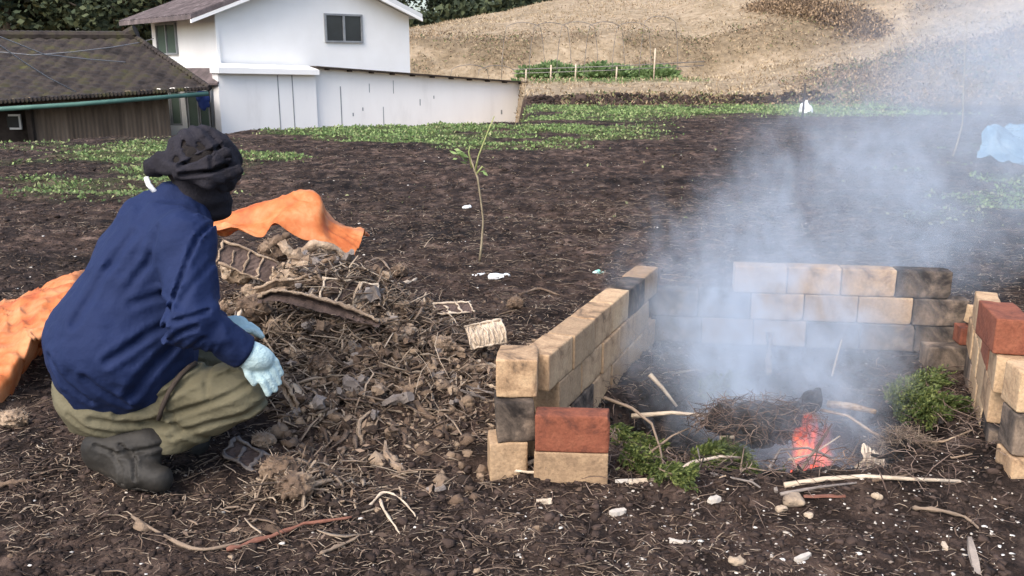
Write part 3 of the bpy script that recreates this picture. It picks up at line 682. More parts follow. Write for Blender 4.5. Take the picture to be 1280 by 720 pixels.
# ------------------------------------------------------------------ bricks
def brick_mesh(name, sx, sy, sz, seed, m, chip=.5):
    r = .0035; g = [(12, sx), (6, sy), (7, sz)]; P = []; Fx = []
    hx = np.array([sx, sy, sz])/2
    for ax in range(3):
        a, b = (ax+1) % 3, (ax+2) % 3
        na, nb = g[a][0], g[b][0]
        for sgn in (-1, 1):
            base = len(P)
            ta = -np.cos(np.linspace(0, pi, na+1)); tb = -np.cos(np.linspace(0, pi, nb+1))
            for i in range(na+1):
                for j in range(nb+1):
                    p = np.zeros(3); p[ax] = sgn*hx[ax]; p[a] = ta[i]*hx[a]; p[b] = tb[j]*hx[b]; P.append(p)
            for i in range(na):
                for j in range(nb):
                    q = [base+i*(nb+1)+j, base+(i+1)*(nb+1)+j, base+(i+1)*(nb+1)+j+1, base+i*(nb+1)+j+1]
                    Fx.append(q if sgn > 0 else q[::-1])
    P = np.array(P); c = np.clip(P, -(hx-r), hx-r); d = P-c; n = np.linalg.norm(d, axis=1)[:, None]; P = c+d/np.maximum(n, 1e-9)*r
    s = seed*3.1
    edge = (np.abs(P)/hx > .9).sum(1) >= 2
    no = fbm(P[:, 0]*22+s, P[:, 1]*22, P[:, 2]*22, o=3, s=seed)
    ch = np.clip(vn(P[:, 0]*16+s, P[:, 1]*16, P[:, 2]*16+s, s=seed+3)-.15, 0, 1)*edge
    P = P*(1-(ch*chip*.13)[:, None])+P/np.linalg.norm(P, axis=1)[:, None]*(no*.0018)[:, None]
    me = bpy.data.meshes.new(name); me.from_pydata(P.tolist(), [], Fx); me.update(); me.materials.append(m)
    import bmesh
    bm = bmesh.new(); bm.from_mesh(me); bmesh.ops.remove_doubles(bm, verts=bm.verts, dist=.0003); bm.to_mesh(me); bm.free()
    me.polygons.foreach_set('use_smooth', [True]*len(me.polygons))
    return me
BM_ = {}
def brick(pos, rz, size, kind, label, group, tilt=(0, 0)):
    sd_ = random.randrange(4)
    key = (tuple(size), kind, sd_)
    if key not in BM_: BM_[key] = brick_mesh('brick', *size, sd_+1, M[kind], .9 if kind != 'grey' else .6)
    nm = 'red_brick' if kind == 'red' else 'firebrick'
    o = bpy.data.objects.new(nm, BM_[key]); COL.objects.link(o)
    o.location = [float(c) for c in pos]; o.rotation_euler = (tilt[0], tilt[1], rz)
    return tag(o, label, 'brick', group)
ORD = ['first', 'second', 'third', 'fourth', 'fifth', 'sixth', 'seventh', 'eighth', 'ninth']
COLN = {'cream': 'cream', 'grey': 'greyish', 'soot': 'soot-stained', 'red': 'red'}
CN = {0: 'bottom', 1: 'middle', 2: 'top', 3: 'top'}
BH, BT, BL = .122, .10, .226
def wall(a, b, courses, name, group, startname, thick=BT, base=.0, names=CN):
    a = np.array(a[:2]); b = np.array(b[:2]); d = b-a; L_ = np.linalg.norm(d); d /= L_; rz = math.atan2(d[1], d[0])
    for c, (off, kinds) in enumerate(courses):
        for i, k in enumerate(kinds):
            if k is None: continue
            s = off+(i+.5)*(BL+.004)
            p = a+d*s+np.array([-d[1], d[0]])*random.uniform(-.005, .005)
            z = base+BH*(c+.5)
            brick((p[0], p[1], z), rz+random.uniform(-.012, .012), (BL, thick, BH-.002), k,
                  f'{COLN[k]} brick in {names[c]} course of the {name}, {ORD[i]} from {startname}', group)
LW0, LW1 = on(650, 470, .26), on(803, 333, .375)
LW0 = np.array([.070, 2.71]); LW1 = np.array([.590, 3.93])
c_, s_, g_, r_ = 'cream', 'soot', 'grey', 'red'
wall(LW0, LW1, [(.0, [c_, s_, c_, g_, c_, c_]), (.10, [g_, c_, c_, c_, g_]), (.0, [c_, g_, c_, c_, s_, g_])][:3], 'left wall', 'bricks of the left wall', 'its near end', base=-.005)
# near end blocks of the left wall and the two bricks across its foot
bw = (.125, .16, .135)
p = on(636, 583); brick((p[0]-.005, 2.64, .05), .1, (.118, .12, .13), 'grey', 'pale grey half brick at the bottom of the left wall\'s near end', 'near-end blocks of the left wall')
brick((.008, 2.64, .183), .08, (.118, .115, .132), 'soot', 'square block with a black sooty top in the middle of the near end stack', 'near-end blocks of the left wall', (.02, -.04))
brick((.018, 2.69, .312), -.05, (.128, .16, .122), 'cream', 'rough cream block topmost of the near end stack on the left wall', 'near-end blocks of the left wall')
pr = on(714, 603)
brick((pr[0], pr[1]+.02, .045), .02-.1, (.225, .075, .118), 'grey', 'buff brick lying under the red brick at the left wall\'s foot', None)
brick((pr[0]+.002, pr[1]+.022, .164), .03-.1, (.225, .075, .118), 'red', 'dark red brick stacked on the buff brick before the left wall', None)
# back wall
BW0 = np.array([.64, 4.02]); BW1 = np.array([2.10, 3.80])
wall(BW0, BW1, [(.0, [s_, g_, g_, s_, s_, s_]), (-.02, [s_, s_, c_, g_, g_, s_]), (.36, [g_, c_, c_, s_])], 'back wall', 'bricks of the back wall', 'its left end', base=.01)
brick((1.885, 3.62, .05), -.08, (.30, .09, .10), 'soot', 'long sooty brick lying on the ground in the back right corner', 'loose bricks in the back right corner')
brick((1.955, 3.645, .14), -.12, (.16, .09, .075), 'red', 'broken red brick lying on the long sooty brick', 'loose bricks in the back right corner')
brick((1.985, 3.65, .216), .1, (.13, .09, .075), 'cream', 'small cream brick half topmost in the back right corner', 'loose bricks in the back right corner', (.05, .1))
# right wall
RW0 = np.array([1.415, 2.62]); RW1 = np.array([2.02, 3.80])
RW0 = on(1257, 600)[:2]+np.array([.01, .06]); RW1 = on(1222, 470)[:2]+np.array([0, .02])
wall(RW0, RW1, [(.06, [s_, c_, g_, s_]), (.12, [c_, g_, c_, c_]), (.06, [c_, r_, c_, c_])], 'right wall', 'bricks of the right wall', 'its near end', base=-.01, names={0: 'bottom', 1: 'second', 2: 'third', 3: 'top'}, thick=.08)
e = on(1257, 600)
brick((e[0]+.0, e[1]-.05, .055), 1.45, (.12, .085, .125), 'cream', 'cream brick end at the bottom of the right wall\'s near stack', 'near-end blocks of the right wall')
brick((e[0]+.004, e[1]-.04, .185), 1.40, (.12, .085, .125), 'soot', 'brick with a black burnt face in the middle of the right near stack', 'near-end blocks of the right wall')
brick((e[0]+.008, e[1]-.02, .314), 1.45, (.12, .085, .125), 'cream', 'cream block topmost of the three stacked at the right wall\'s near end', 'near-end blocks of the right wall')
brick((e[0]+.075, e[1]+.26, .415), 1.32, (.24, .105, .115), 'red', 'weathered red brick lying on top of the right wall', None)
# ------------------------------------------------------------------ points on the terrain
def unit(v): v = np.asarray(v, float); return v/(np.linalg.norm(v)+1e-9)

# ------------------------------------------------------------------ white two-storey house
th = radians(40); HC = np.array([-8.2, 26.0]); hd_ = np.array([cos(th), sin(th)]); he_ = np.array([-sin(th), cos(th)])
def HP(s, l, z): q = HC+hd_*s+he_*l; return (q[0], q[1], z)
def hbox(mb, s0, s1, l0, l1, z0, z1): return mb.hexa([HP(s0, l0, z0), HP(s1, l0, z0), HP(s1, l1, z0), HP(s0, l1, z0)], [HP(s0, l0, z1), HP(s1, l0, z1), HP(s1, l1, z1), HP(s0, l1, z1)])
house = empty('house', HP(3.2, 2.5, -1.7), 'white two storey house with a tiled gable roof standing behind the field', 'house')
w = MB()
lo = [HP(0, 0, -1.8), HP(6.4, 0, -1.8), HP(6.4, 5.1, -1.8), HP(0, 5.1, -1.8)]
w.hexa(lo, [HP(0, 0, 2.68), HP(6.4, 0, 2.68), HP(6.4, 5.1, 2.68), HP(0, 5.1, 2.68)])
w.add([HP(0, 0, 2.68), HP(6.4, 0, 2.68), HP(3.2, 0, 3.9), HP(0, 5.1, 2.68), HP(6.4, 5.1, 2.68), HP(3.2, 5.1, 3.9)], [(0, 1, 2), (4, 3, 5), (0, 2, 5, 3), (1, 4, 5, 2)])
w.build('wall', M['white'], house)
for nm, sgn in (('roof', -1), ('roof', 1)):
    ov = 4.05 if sgn < 0 else 3.42
    rb = MB(); ss0 = 3.2+sgn*ov; z0 = 3.9-1.22*(ov/3.2)
    up = [HP(ss0, -.45, z0+.14), HP(ss0, 5.5, z0+.14), HP(3.2, 5.5, 4.05), HP(3.2, -.45, 4.05)]
    lo = [(p[0], p[1], p[2]-.12) for p in up]
    rb.hexa(lo, up)
    rf = rb.build(nm, M['tile'] if sgn < 0 else M['offwhite'], house)
    # rolled tile ribs running down the slope
    tb = MB()
    for k in range(24):
        l = -.35+k*.25
        a, b = HP(ss0, l, z0+.15), HP(3.2, l, 4.06); tb.tube([a, b], .035, 5)
    t_ = tb.build('roof_ribs', M['tile'] if sgn < 0 else M['offwhite'], rf); t_.location = (0, 0, 0)
    fb = MB(); fb.hexa([HP(ss0, -.47, z0-.08), HP(3.2, -.47, 3.83), HP(3.2, -.40, 3.83), HP(ss0, -.40, z0-.08)], [HP(ss0, -.47, z0+.01), HP(3.2, -.47, 3.925), HP(3.2, -.40, 3.925), HP(ss0, -.40, z0+.01)])
    fb.build('bargeboard', M['white'], house)
def window(mbf, s0, s1, z0, z1, plane, par, two=True, glassm=None, fm=None):
    f = MB(); g = MB(); t = .055
    def B(m, a0, a1, b0, b1, d0, d1):
        if plane[0] == 'f': hbox(m, a0, a1, plane[1]-d1, plane[1]-d0, b0, b1)
        else: hbox(m, plane[1]-d1, plane[1]-d0, a0, a1, b0, b1)
    B(f, s0, s1, z0, z0+t, .0, .07); B(f, s0, s1, z1-t, z1, .0, .07); B(f, s0, s0+t, z0+t, z1-t, .0, .065); B(f, s1-t, s1, z0+t, z1-t, .0, .065)
    if two: c = (s0+s1)/2; B(f, c-t*.6, c+t*.6, z0+t, z1-t, .0, .06)
    wd = f.build('window', fm or M['frame'], par)
    B(g, s0+t, s1-t, z0+t, z1-t, .002, .02); g.build('pane', glassm or M['glass'], wd).location = (0, 0, 0)
    return wd
window(None, 3.36, 4.66, 1.84, 2.68, ('f', 0), house)
window(None, 2.9, 4.6, 1.48, 2.42, ('l', 0), house, glassm=M['greenglass'])
db = MB(); hbox(db, -.04, .04, -.10, -.02, -1.7, 2.6); db.build('downpipe', M['white'], house)
# low white shed running along the house
shed = empty('shed', HP(6, -.3, -1.7), 'long low white tin shed with a thin dark lean-to roof beside the house', 'shed')
def ztop(s): return 1.10-(s-2.8)*.068
w = MB(); w.hexa([HP(2.8, -.35, -1.8), HP(10.75, -.35, -1.8), HP(10.75, 3.2, -1.8), HP(2.8, 3.2, -1.8)], [HP(2.8, -.35, ztop(2.8)), HP(10.75, -.35, ztop(10.75)), HP(10.75, 3.2, ztop(10.75)), HP(2.8, 3.2, ztop(2.8))])
w.build('wall', M['whitewall'], shed)
w = MB(); w.hexa([HP(2.72, -.62, ztop(2.72)+.005), HP(11.05, -.62, ztop(11.05)+.005), HP(11.05, 3.4, ztop(11.05)+.005), HP(2.72, 3.4, ztop(2.72)+.005)], [HP(2.72, -.62, ztop(2.72)+.05), HP(11.05, -.62, ztop(11.05)+.05), HP(11.05, 3.4, ztop(11.05)+.05), HP(2.72, 3.4, ztop(2.72)+.05)])
rf = w.build('roof', M['darkwood'], shed)
for k in range(11):
    s = 3.1+k*.76; w = MB(); hbox(w, s, s+.05, -.60, -.36, ztop(s)-.05, ztop(s)-.002); w.build('rafter', M['darkwood'], rf).location = (0, 0, 0)
for s, z0, z1, wd_ in ((3.6, -1.2, .55, .035), (4.62, .35, .62, .02), (5.5, .3, .7, .02), (5.1, -1.0, -.1, .025), (6.5, -.1, .1, .03), (7.05, .1, .2, .03), (9.9, -.5, -.35, .06), (4.0, -.35, -.25, .04), (4.35, -.2, -.1, .04)):
    w = MB(); hbox(w, s, s+wd_, -.358, -.352, z0, z1); w.build('stain', M['frame'], shed)
# white boarded front below the gable
fr = empty('storeroom', HP(1.2, -.4, -1.7), 'white boarded storeroom front with a pale fascia under the house gable', 'storeroom')
w = MB(); hbox(w, -.25, 2.72, -.5, -.12, -1.8, .98); w.build('wall', M['whitewall'], fr)
w = MB(); w.hexa([HP(-.3, -.72, .97), HP(2.74, -.72, .90), HP(2.74, -.1, .90), HP(-.3, -.1, .97)], [HP(-.3, -.72, 1.13), HP(2.74, -.72, 1.04), HP(2.74, -.1, 1.16), HP(-.3, -.1, 1.25)]); w.build('fascia', M['white'], fr)
for s in (1.5, 1.95):
    w = MB(); hbox(w, s, s+.025, -.512, -.502, -1.7, .9); w.build('board_seam', M['frame'], fr)
# glazed porch between the two houses
X0, X1 = at(205, 140, 26.6)[0], at(269, 140, 26.2)[0]; Yp = 26.3
porch = empty('porch', ((X0+X1)/2, Yp, -1.7), 'glazed porch with greenish sliding panes left of the white house', 'porch')
zt, zb = at(230, 114, Yp)[2], -1.75
def bx(m, x0, x1, y0, y1, z0, z1): return m.box(((x0+x1)/2, (y0+y1)/2, (z0+z1)/2), (x1-x0, y1-y0, z1-z0))
w = MB(); bx(w, X0-.3, X1+.1, Yp+.3, Yp+2, zb, zt); w.build('wall', M['darkwood'], porch)
w = MB(); bx(w, X0-.1, X0+.66, Yp, Yp+.2, zb, at(220, 157, Yp)[2]); w.build('white_panel', M['offwhite'], porch)
w = MB(); bx(w, X0+.62, X0+.76, Yp-.02, Yp+.2, zb, zt); w.build('post', M['offwhite'], porch)
for (a, b, z0) in ((X0-.02, X0+.30, at(220, 156, Yp)[2]), (X0+.32, X0+.60, at(220, 156, Yp)[2]), (X0+.80, X0+1.10, zb), (X0+1.13, X0+1.42, zb)):
    f = MB(); t = .03
    bx(f, a, b, Yp, Yp+.05, z0, z0+t); bx(f, a, b, Yp, Yp+.05, zt-t, zt); bx(f, a, a+t, Yp, Yp+.045, z0+t, zt-t); bx(f, b-t, b, Yp, Yp+.045, z0+t, zt-t)
    fo = f.build('sliding_door', M['frame'], porch); g = MB(); bx(g, a+t, b-t, Yp+.02, Yp+.03, z0+t, zt-t); g.build('pane', M['greenglass'], fo).location = (0, 0, 0)
w = MB(); q = [at(222, 85, 27.2), at(283, 85, 25.9), at(272, 104, 25.4), at(240, 104, 26.0)]
w.slab([q[3], q[2], q[1], q[0]], (0, 0, 1), .05); w.build('porch_roof', M['tile'], porch)
for k in range(9):
    pass
# blue cloth
b0 = at(252, 119, 25.9)
def cloth_fn(p): return smin(ball(p, b0-UP*.02, .13, (1, .5, 1)), ball(p, b0-UP*.22+np.array([.04, 0, 0]), .16, (1.0, .4, 1.3)), k=.1)-.02*vn(p[:, 0]*12, p[:, 1]*12, p[:, 2]*12)
V, Fq = nets(cloth_fn, b0-.6, b0+.4, .03); tag(npmesh('hanging_cloth', V, Fq, M['bluecloth']), 'dark blue cloth bundle hanging in front of the glazed porch', 'cloth')

# ------------------------------------------------------------------ old house with mossy roof
EL, ER = at(-90, 137, 19.0), at(262, 113.5, 22.2)
RL, RR = at(-90, 49, 23.2), at(170, 50, 24.2)
old = empty('old_house', ((EL+ER)[0]/2, 22.5, -1.75), 'old low farmhouse with a mossy tiled roof and brown corrugated wall', 'house')
nu, nv = 330, 120
uu = np.linspace(0, 1, nu); vv = np.linspace(0, 1, nv)
U, Vv = np.meshgrid(uu, vv, indexing='ij'); U = U.ravel(); Vv = Vv.ravel()
P = (EL[None]*(1-U)[:, None]+ER[None]*U[:, None])*(1-Vv)[:, None]+(RL[None]*(1-U)[:, None]+RR[None]*U[:, None])*Vv[:, None]
rows = Vv*19; fr_ = rows-np.floor(rows); cols = P[:, 0]/.28
P[:, 2] += .055*(1-fr_)+.035*np.abs(np.sin(cols*pi))+.02*_h(np.floor(cols), np.floor(rows), np.zeros_like(rows), 3)+.05*fbm(P[:, 0]*.6, P[:, 1]*.6, s=5)*(1-Vv)
idx2 = np.arange(nu*nv).reshape(nu, nv)
F2 = np.stack([idx2[:-1, :-1], idx2[1:, :-1], idx2[1:, 1:], idx2[:-1, 1:]], -1).reshape(-1, 4)
npmesh('roof', P, F2, M['moss'], old, False)
w = MB(); BR = np.array([ER[0]*1.30, ER[1]+5.5, ER[2]]); w.add([RR-UP*.02, ER-UP*.02, BR, RR*np.array([1.12, 1.1, 1])], [(0, 1, 2, 3)]); w.add([EL-UP*.03, ER-UP*.03, ER-UP*.12, EL-UP*.12], [(0, 1, 2, 3)]); w.build('roof_hip', M['moss'], old)
ridge = MB(); n = 34
for k in range(n):
    a = RL+(RR-RL)*(k/n); b = RL+(RR-RL)*((k+.96)/n); off = UP*.10
    ridge.tube([a+off-UP*.0, b+off+UP*.0], [.13, .115], 8)
ridge.tube([RR+UP*.12-np.array([.25, 0, 0]), RR+UP*.22+np.array([.02, 0, 0])], [.14, .17], 8)
ridge.build('ridge_tiles', M['moss'], old)
hipr = MB()
for k in range(24):
    a = RR+(ER-RR)*(k/24); b = RR+(ER-RR)*((k+.95)/24); hipr.tube([a+UP*.07, b+UP*.06], [.07, .085], 6)
hipr.build('hip_tiles', M['moss'], old)
# white-edged eave tiles
et = MB()
for k in range(70):
    a = EL+(ER-EL)*((k+.5)/70)+np.array([0, -.03, .06]); et.tube([a-np.array([0, .03, 0]), a+np.array([0, .08, .01])], [.045, .05], 6)
et.build('eave_tiles', M['moss'], old)
MB().tube([EL+np.array([0, -.12, -.08]), (EL+ER)/2+np.array([0, -.12, -.10]), ER+np.array([0, -.12, -.06])], .05, 8).build('gutter', M['gutter'], old, True)
# walls
def wp(u, dz): 
    t = (u+90)/352; p = EL+(ER-EL)*t; return np.array([p[0], p[1]+.75, dz])
WT = float(EL[2]+ER[2])/2+.13
a, b = wp(5, 0), wp(186, 0); L_ = np.linalg.norm((b-a)[:2]); n = int(L_/.09)
w = MB()
for k in range(n):
    p, q = a+(b-a)*(k/n), a+(b-a)*((k+.55)/n); r = a+(b-a)*((k+1)/n)
    w.add([(p[0], p[1], -1.85), (q[0], q[1]-.02, -1.85), (q[0], q[1]-.02, WT), (p[0], p[1], WT)], [(0, 1, 2, 3)])
    w.add([(q[0], q[1]-.02, -1.85), (r[0], r[1], -1.85), (r[0], r[1], WT), (q[0], q[1]-.02, WT)], [(0, 1, 2, 3)])
w.add([(b[0], b[1], -1.85), (b[0]*1.25, b[1]+4, -1.85), (b[0]*1.25, b[1]+4, WT), (b[0], b[1], WT)], [(0, 1, 2, 3)])
w.build('corrugated_wall', M['siding'], old)
a2 = wp(-90, 0); w = MB(); w.add([(a2[0], a2[1]+.4, -1.85), (a[0], a[1]+.4, -1.85), (a[0], a[1]+.4, .4), (a2[0], a2[1]+.4, .4)], [(0, 1, 2, 3)]); w.build('board_wall', M['darkwood'], old)
w = MB(); w.box((a[0]-.02, a[1]-.08, -.75), (.12, .12, 2.3)); w.build('post', M['darkwood'], old)
p = wp(-29, 0); z0 = at(2, 160, 20.7)[2]; w = MB(); w.box((p[0], p[1]+.36, z0+.14), (.34, .05, .34)); wo = w.build('window', M['offwhite'], old)
w = MB(); w.box((p[0], p[1]+.325, z0+.14), (.25, .02, .25)); w.build('pane', M['glass'], wo).location = (0, 0, 0)
# cables over the roof
def cable(pts, label, r=.012):
    P = [at(*q) for q in pts]
    tag(MB().tube(P, r, 5).build('cable', M['wire'], None, True), label, 'cable', 'cables hanging over the old roof')
cable([(-60, 60, 19), (10, 66, 19.4), (40, 69, 19.8), (90, 65, 20.8), (140, 59, 22), (175, 53, 24), (192, 48, 26)], 'pale cable sagging over the mossy roof up towards the white house')
cable([(-60, 40, 17), (0, 46, 17.8), (30, 58, 18.6), (55, 68, 19.4), (110, 74, 21), (160, 78, 23), (215, 82, 25.5)], 'pale cable crossing the middle of the mossy roof to the porch')
cable([(-60, 10, 16), (0, 57, 17), (30, 78, 17.6), (60, 97, 18.2), (95, 115, 18.8)], 'pale cable slanting down the mossy roof to its eave')

# ------------------------------------------------------------------ trees behind
def make_tree(name, h, cr, seed, m, label, ncl=70, conic=False):
    r = np.random.default_rng(seed)
    root = empty(name, (0, 0, 0), label, 'tree', 'trees behind the houses and the hill')
    tk = MB(); pts = [(0, 0, -.5)]
    for k in range(1, 7): pts.append((r.normal(0, .12), r.normal(0, .12), h*.9*k/6))
    tk.tube(pts, [h*.03*(1-.12*k) for k in range(7)], 7)
    C = []
    for k in range(ncl):
        z = h*(.18+.8*r.random()**.9); f = (1-z/h)**.7 if conic else math.sqrt(max(.05, 1-((z/h-.55)/.5)**2))
        a = r.uniform(0, 2*pi); rr = cr*f*r.uniform(.35, 1.0); C.append((rr*cos(a), rr*sin(a), z))
        if k % 5 == 0: tk.tube([(0, 0, max(.5, z-cr*.5)), (rr*cos(a)*.5, rr*sin(a)*.5, z-cr*.2), C[-1]], [h*.012, h*.008, .02], 5)
    tk.build('trunk', M['trunk'], root, True)
    C = np.array(C); nl = 95
    Pp = np.repeat(C, nl, 0)+r.normal(0, 1, (len(C)*nl, 3))*np.array([cr*.16, cr*.16, cr*.12])
    leaves('crown', Pp, r.uniform(.12, .26, len(Pp)), m, root, up=.6)
    return root
def copy_tree(o, loc, rz, sc, label, crown_m=None):
    c = o.copy(); COL.objects.link(c); c.location = loc; c.rotation_euler = (0, 0, rz); c.scale = (sc, sc, sc); c['label'] = label
    for ch in list(o.children):
        d = ch.copy(); COL.objects.link(d); d.parent = c
    return c
T = [make_tree('evergreen_tree', 8, 2.6, 1, M['forest'], ''), make_tree('broadleaf_tree', 7, 2.8, 2, M['forestbrown'], ''), make_tree('evergreen_tree', 9, 2.4, 3, M['forest'], '', conic=True)]
spots = [(-22.5, 38, 1, 1, .9, 'olive brown tree at the left edge behind the old farmhouse'),
 (-19.6, 36.5, 0, 0, .95, 'dark rounded tree behind the left part of the mossy ridge'),
 (-17.4, 38.5, 1, 2, .95, 'olive tree behind the middle of the mossy ridge'),
 (-15.3, 36.5, 0, 3, .9, 'dark green tree behind the right end of the mossy ridge'),
 (-13.2, 38.2, 1, 4, .85, 'brownish green tree just left of the white house'),
 (-11.6, 40.5, 2, 5, .9, 'dark pointed tree behind the tiled eave of the white house'),
 (-24.0, 43, 2, 1.2, 1.1, 'tall dark tree in the far left background'),
 (-20.0, 45, 2, 2.2, 1.1, 'tall dark tree far behind the old farmhouse'),
 (-16.0, 46, 0, 3.4, 1.1, 'broad dark tree far behind the gap of the houses'),
 (-9.2, 63.5, 0, .3, 1.0, 'dark tree over the hill crest just right of the house'),
 (-5.6, 65, 2, 1.7, .9, 'dark pointed tree second from the house on the hill crest'),
 (-2.4, 66.5, 0, 2.6, .95, 'dark tree in the middle of the crest row'),
 (.8, 68, 1, 3.3, .9, 'olive tree near the right end of the crest row'),
 (4.2, 69.5, 0, 4.6, .9, 'dark tree at the right end of the crest row')]
used = set()
for (tx, ty, k, rz, sc, lb) in spots:
    z = float(macro(np.array([tx]), np.array([ty]))[0])-.3
    if k not in used:
        used.add(k); T[k].location = (tx, ty, z); T[k].rotation_euler = (0, 0, rz); T[k].scale = (sc,)*3; T[k]['label'] = lb
    else: copy_tree(T[k], (tx, ty, z), rz, sc, lb)
n = 9000
x = RNG.uniform(-30, 5, n); y = np.where(x > -11, RNG.uniform(61, 66, n), RNG.uniform(37, 41, n))
kk = (x < -11) | (x > -12); x, y = x[kk], y[kk]
tag(leaves('forest_undergrowth', np.stack([x, y, macro(x, y)+RNG.random(len(x))*np.where(x < -11, 3.4, 1.2)], -1), .3, M['forest'], up=.7), 'dark undergrowth filling the wood behind the houses', 'undergrowth', kind='stuff')

# ------------------------------------------------------------------ terrace: hoops, posts, crops
tf = empty('tunnel_frame', (.8, 35.0, Hs(.8, 35)), 'bare steel hoop frame of a field tunnel over the vegetable row', 'tunnel frame')
for k in range(8):
    cx = -1.6+k*1.02; yy = 34.7; z0 = Hs(cx, yy); a = radians(38)
    pts = []
    for j in range(15):
        q = pi*j/14; r_ = 1.05; hh = 2.05 if k < 7 else 2.3
        pts.append((cx-r_*cos(q)*cos(a), yy-r_*cos(q)*sin(a)+.4, z0+min(1.0, sin(q)*1.6)*hh*.78+sin(q)*hh*.22))
    MB().tube(pts, .011, 5).build('hoop', M['steel'], tf, True)
for (v, r_) in ((83, .016), (88, .014)):
    MB().tube([at(640, v+4, 34.0), at(760, v, 34), at(880, v-6, 34.4)], r_, 5).build('rail', M['steel'], tf, True)
for i, u in enumerate((657, 688, 719, 770, 817)):
    p = at(u, 100, 32.6); z0 = Hs(p[0], p[1])
    hgt = (.45, .55, .6, .5, 1.1)[i]
    tag(MB().tube([(p[0], p[1], z0-.1), (p[0]+.02, p[1], z0+hgt)], .03, 6).build('wooden_stake', M['palewood'], None, True), ['short stake at the left end of the vegetable row', 'second pale stake before the vegetable row', 'third pale stake before the vegetable row, its middle', 'fourth pale stake before the vegetable row', 'tall thin stake at the right end of the vegetable row'][i], 'stake', 'stakes before the vegetable row')
veg = empty('vegetable_plant', (0, 0, 0), 'x', 'plant', 'leafy vegetable plants in the terrace row')
n = 420; D = RNG.normal(0, 1, (n, 3)); D[:, 2] = np.abs(D[:, 2]); D /= np.linalg.norm(D, axis=1)[:, None]
leaves('foliage', D*RNG.uniform(.1, .42, (n, 1))*np.array([1, .8, 1.3]), RNG.uniform(.08, .14, n), M['crop'], veg, D=D+np.array([0, 0, .4]))
MB().tube([(0, 0, -.1), (.02, 0, .3), (0, .02, .5)], [.02, .015, .008], 5).build('stem', M['stem'], veg, True)
NPL = 17
for k in range(NPL):
    o = veg if k == 0 else copy_tree(veg, (0, 0, 0), 0, 1, '')
    px = -1.2+k*.44+random.uniform(-.08, .08); py = 35.0+random.uniform(-.3, .3)
    o.location = (px, py, Hs(px, py)+.02); o.rotation_euler = (0, 0, k*1.3); sc = random.choice([.8, 1.0, 1.15, 1.25]); o.scale = (sc*1.2, sc*1.2, sc*random.uniform(.7, 1.1))
    o['label'] = 'leafy green vegetable plant in the row under the hoops on the terrace'
# far marker post and scraps by the smoke
p = gp(1003, 150); tag(MB().tube([p-UP*.1, p+UP*.75], .022, 6).build('marker_post', M['darkwood'], None, True), 'thin dark post standing at the foot of the bank in the smoke', 'post')

# ------------------------------------------------------------------ saplings
def sapling(name, uvY, radii, label, leafpts=None, m=M['bamboo'], extra=None):
    pts = [at(*q) for q in uvY]
    if pts[0][2] > Hs(pts[0][0], pts[0][1]): pts[0][2] = Hs(pts[0][0], pts[0][1])-.02
    root = empty(name, pts[0], label, 'sapling')
    MB().tube(pts, radii, 6).build('stem', m, root, True)
    for e in (extra or []): MB().tube([at(*q) for q in e], [.007]+[.0055]*(len(e)-2)+[.003], 5).build('branch', M['stem'], root, True)
    if leafpts:
        P = []; D = []
        for (u, v, Y_, dx, dz) in leafpts:
            for _ in range(5): P.append(at(u, v, Y_)+RNG.normal(0, .012, 3)); D.append((dx, 0, dz))
        leaves('foliage', np.array(P), .020, M['weed'], root, D=np.array(D), aspect=2.4)
    return root
Ysap = on(600, 330)[1]
sapling('sapling', [(599, 331, Ysap), (602, 305, Ysap), (604, 275, Ysap), (601, 250, Ysap), (597, 222, Ysap), (593, 212, Ysap), (588, 198, Ysap)], [.008, .0075, .006, .0055, .0065, .007, .005],
        'slender young sapling with green forked shoots in the middle of the field',
        [(583, 193, Ysap, -1, .3), (577, 191, Ysap, -1, 0), (570, 194, Ysap, -1, -.1), (601, 214, Ysap, 1, -.2), (585, 200, Ysap, -1, .2)],
        extra=[[(594, 214, Ysap), (598, 195, Ysap), (604, 180, Ysap), (611, 162, Ysap), (618, 145, Ysap)], [(590, 210, Ysap), (586, 190, Ysap), (587, 183, Ysap)], [(595, 218, Ysap), (603, 208, Ysap), (606, 211, Ysap)]])
Yb = on(1190, 200)[1]
sapling('sapling', [(1189, 202, Yb), (1197, 178, Yb), (1203, 155, Yb), (1204, 128, Yb), (1206, 70, Yb), (1209, 20, Yb)], [.014, .013, .011, .009, .007, .004], 'thin bare sapling leaning up through the smoke near the blue sheet')

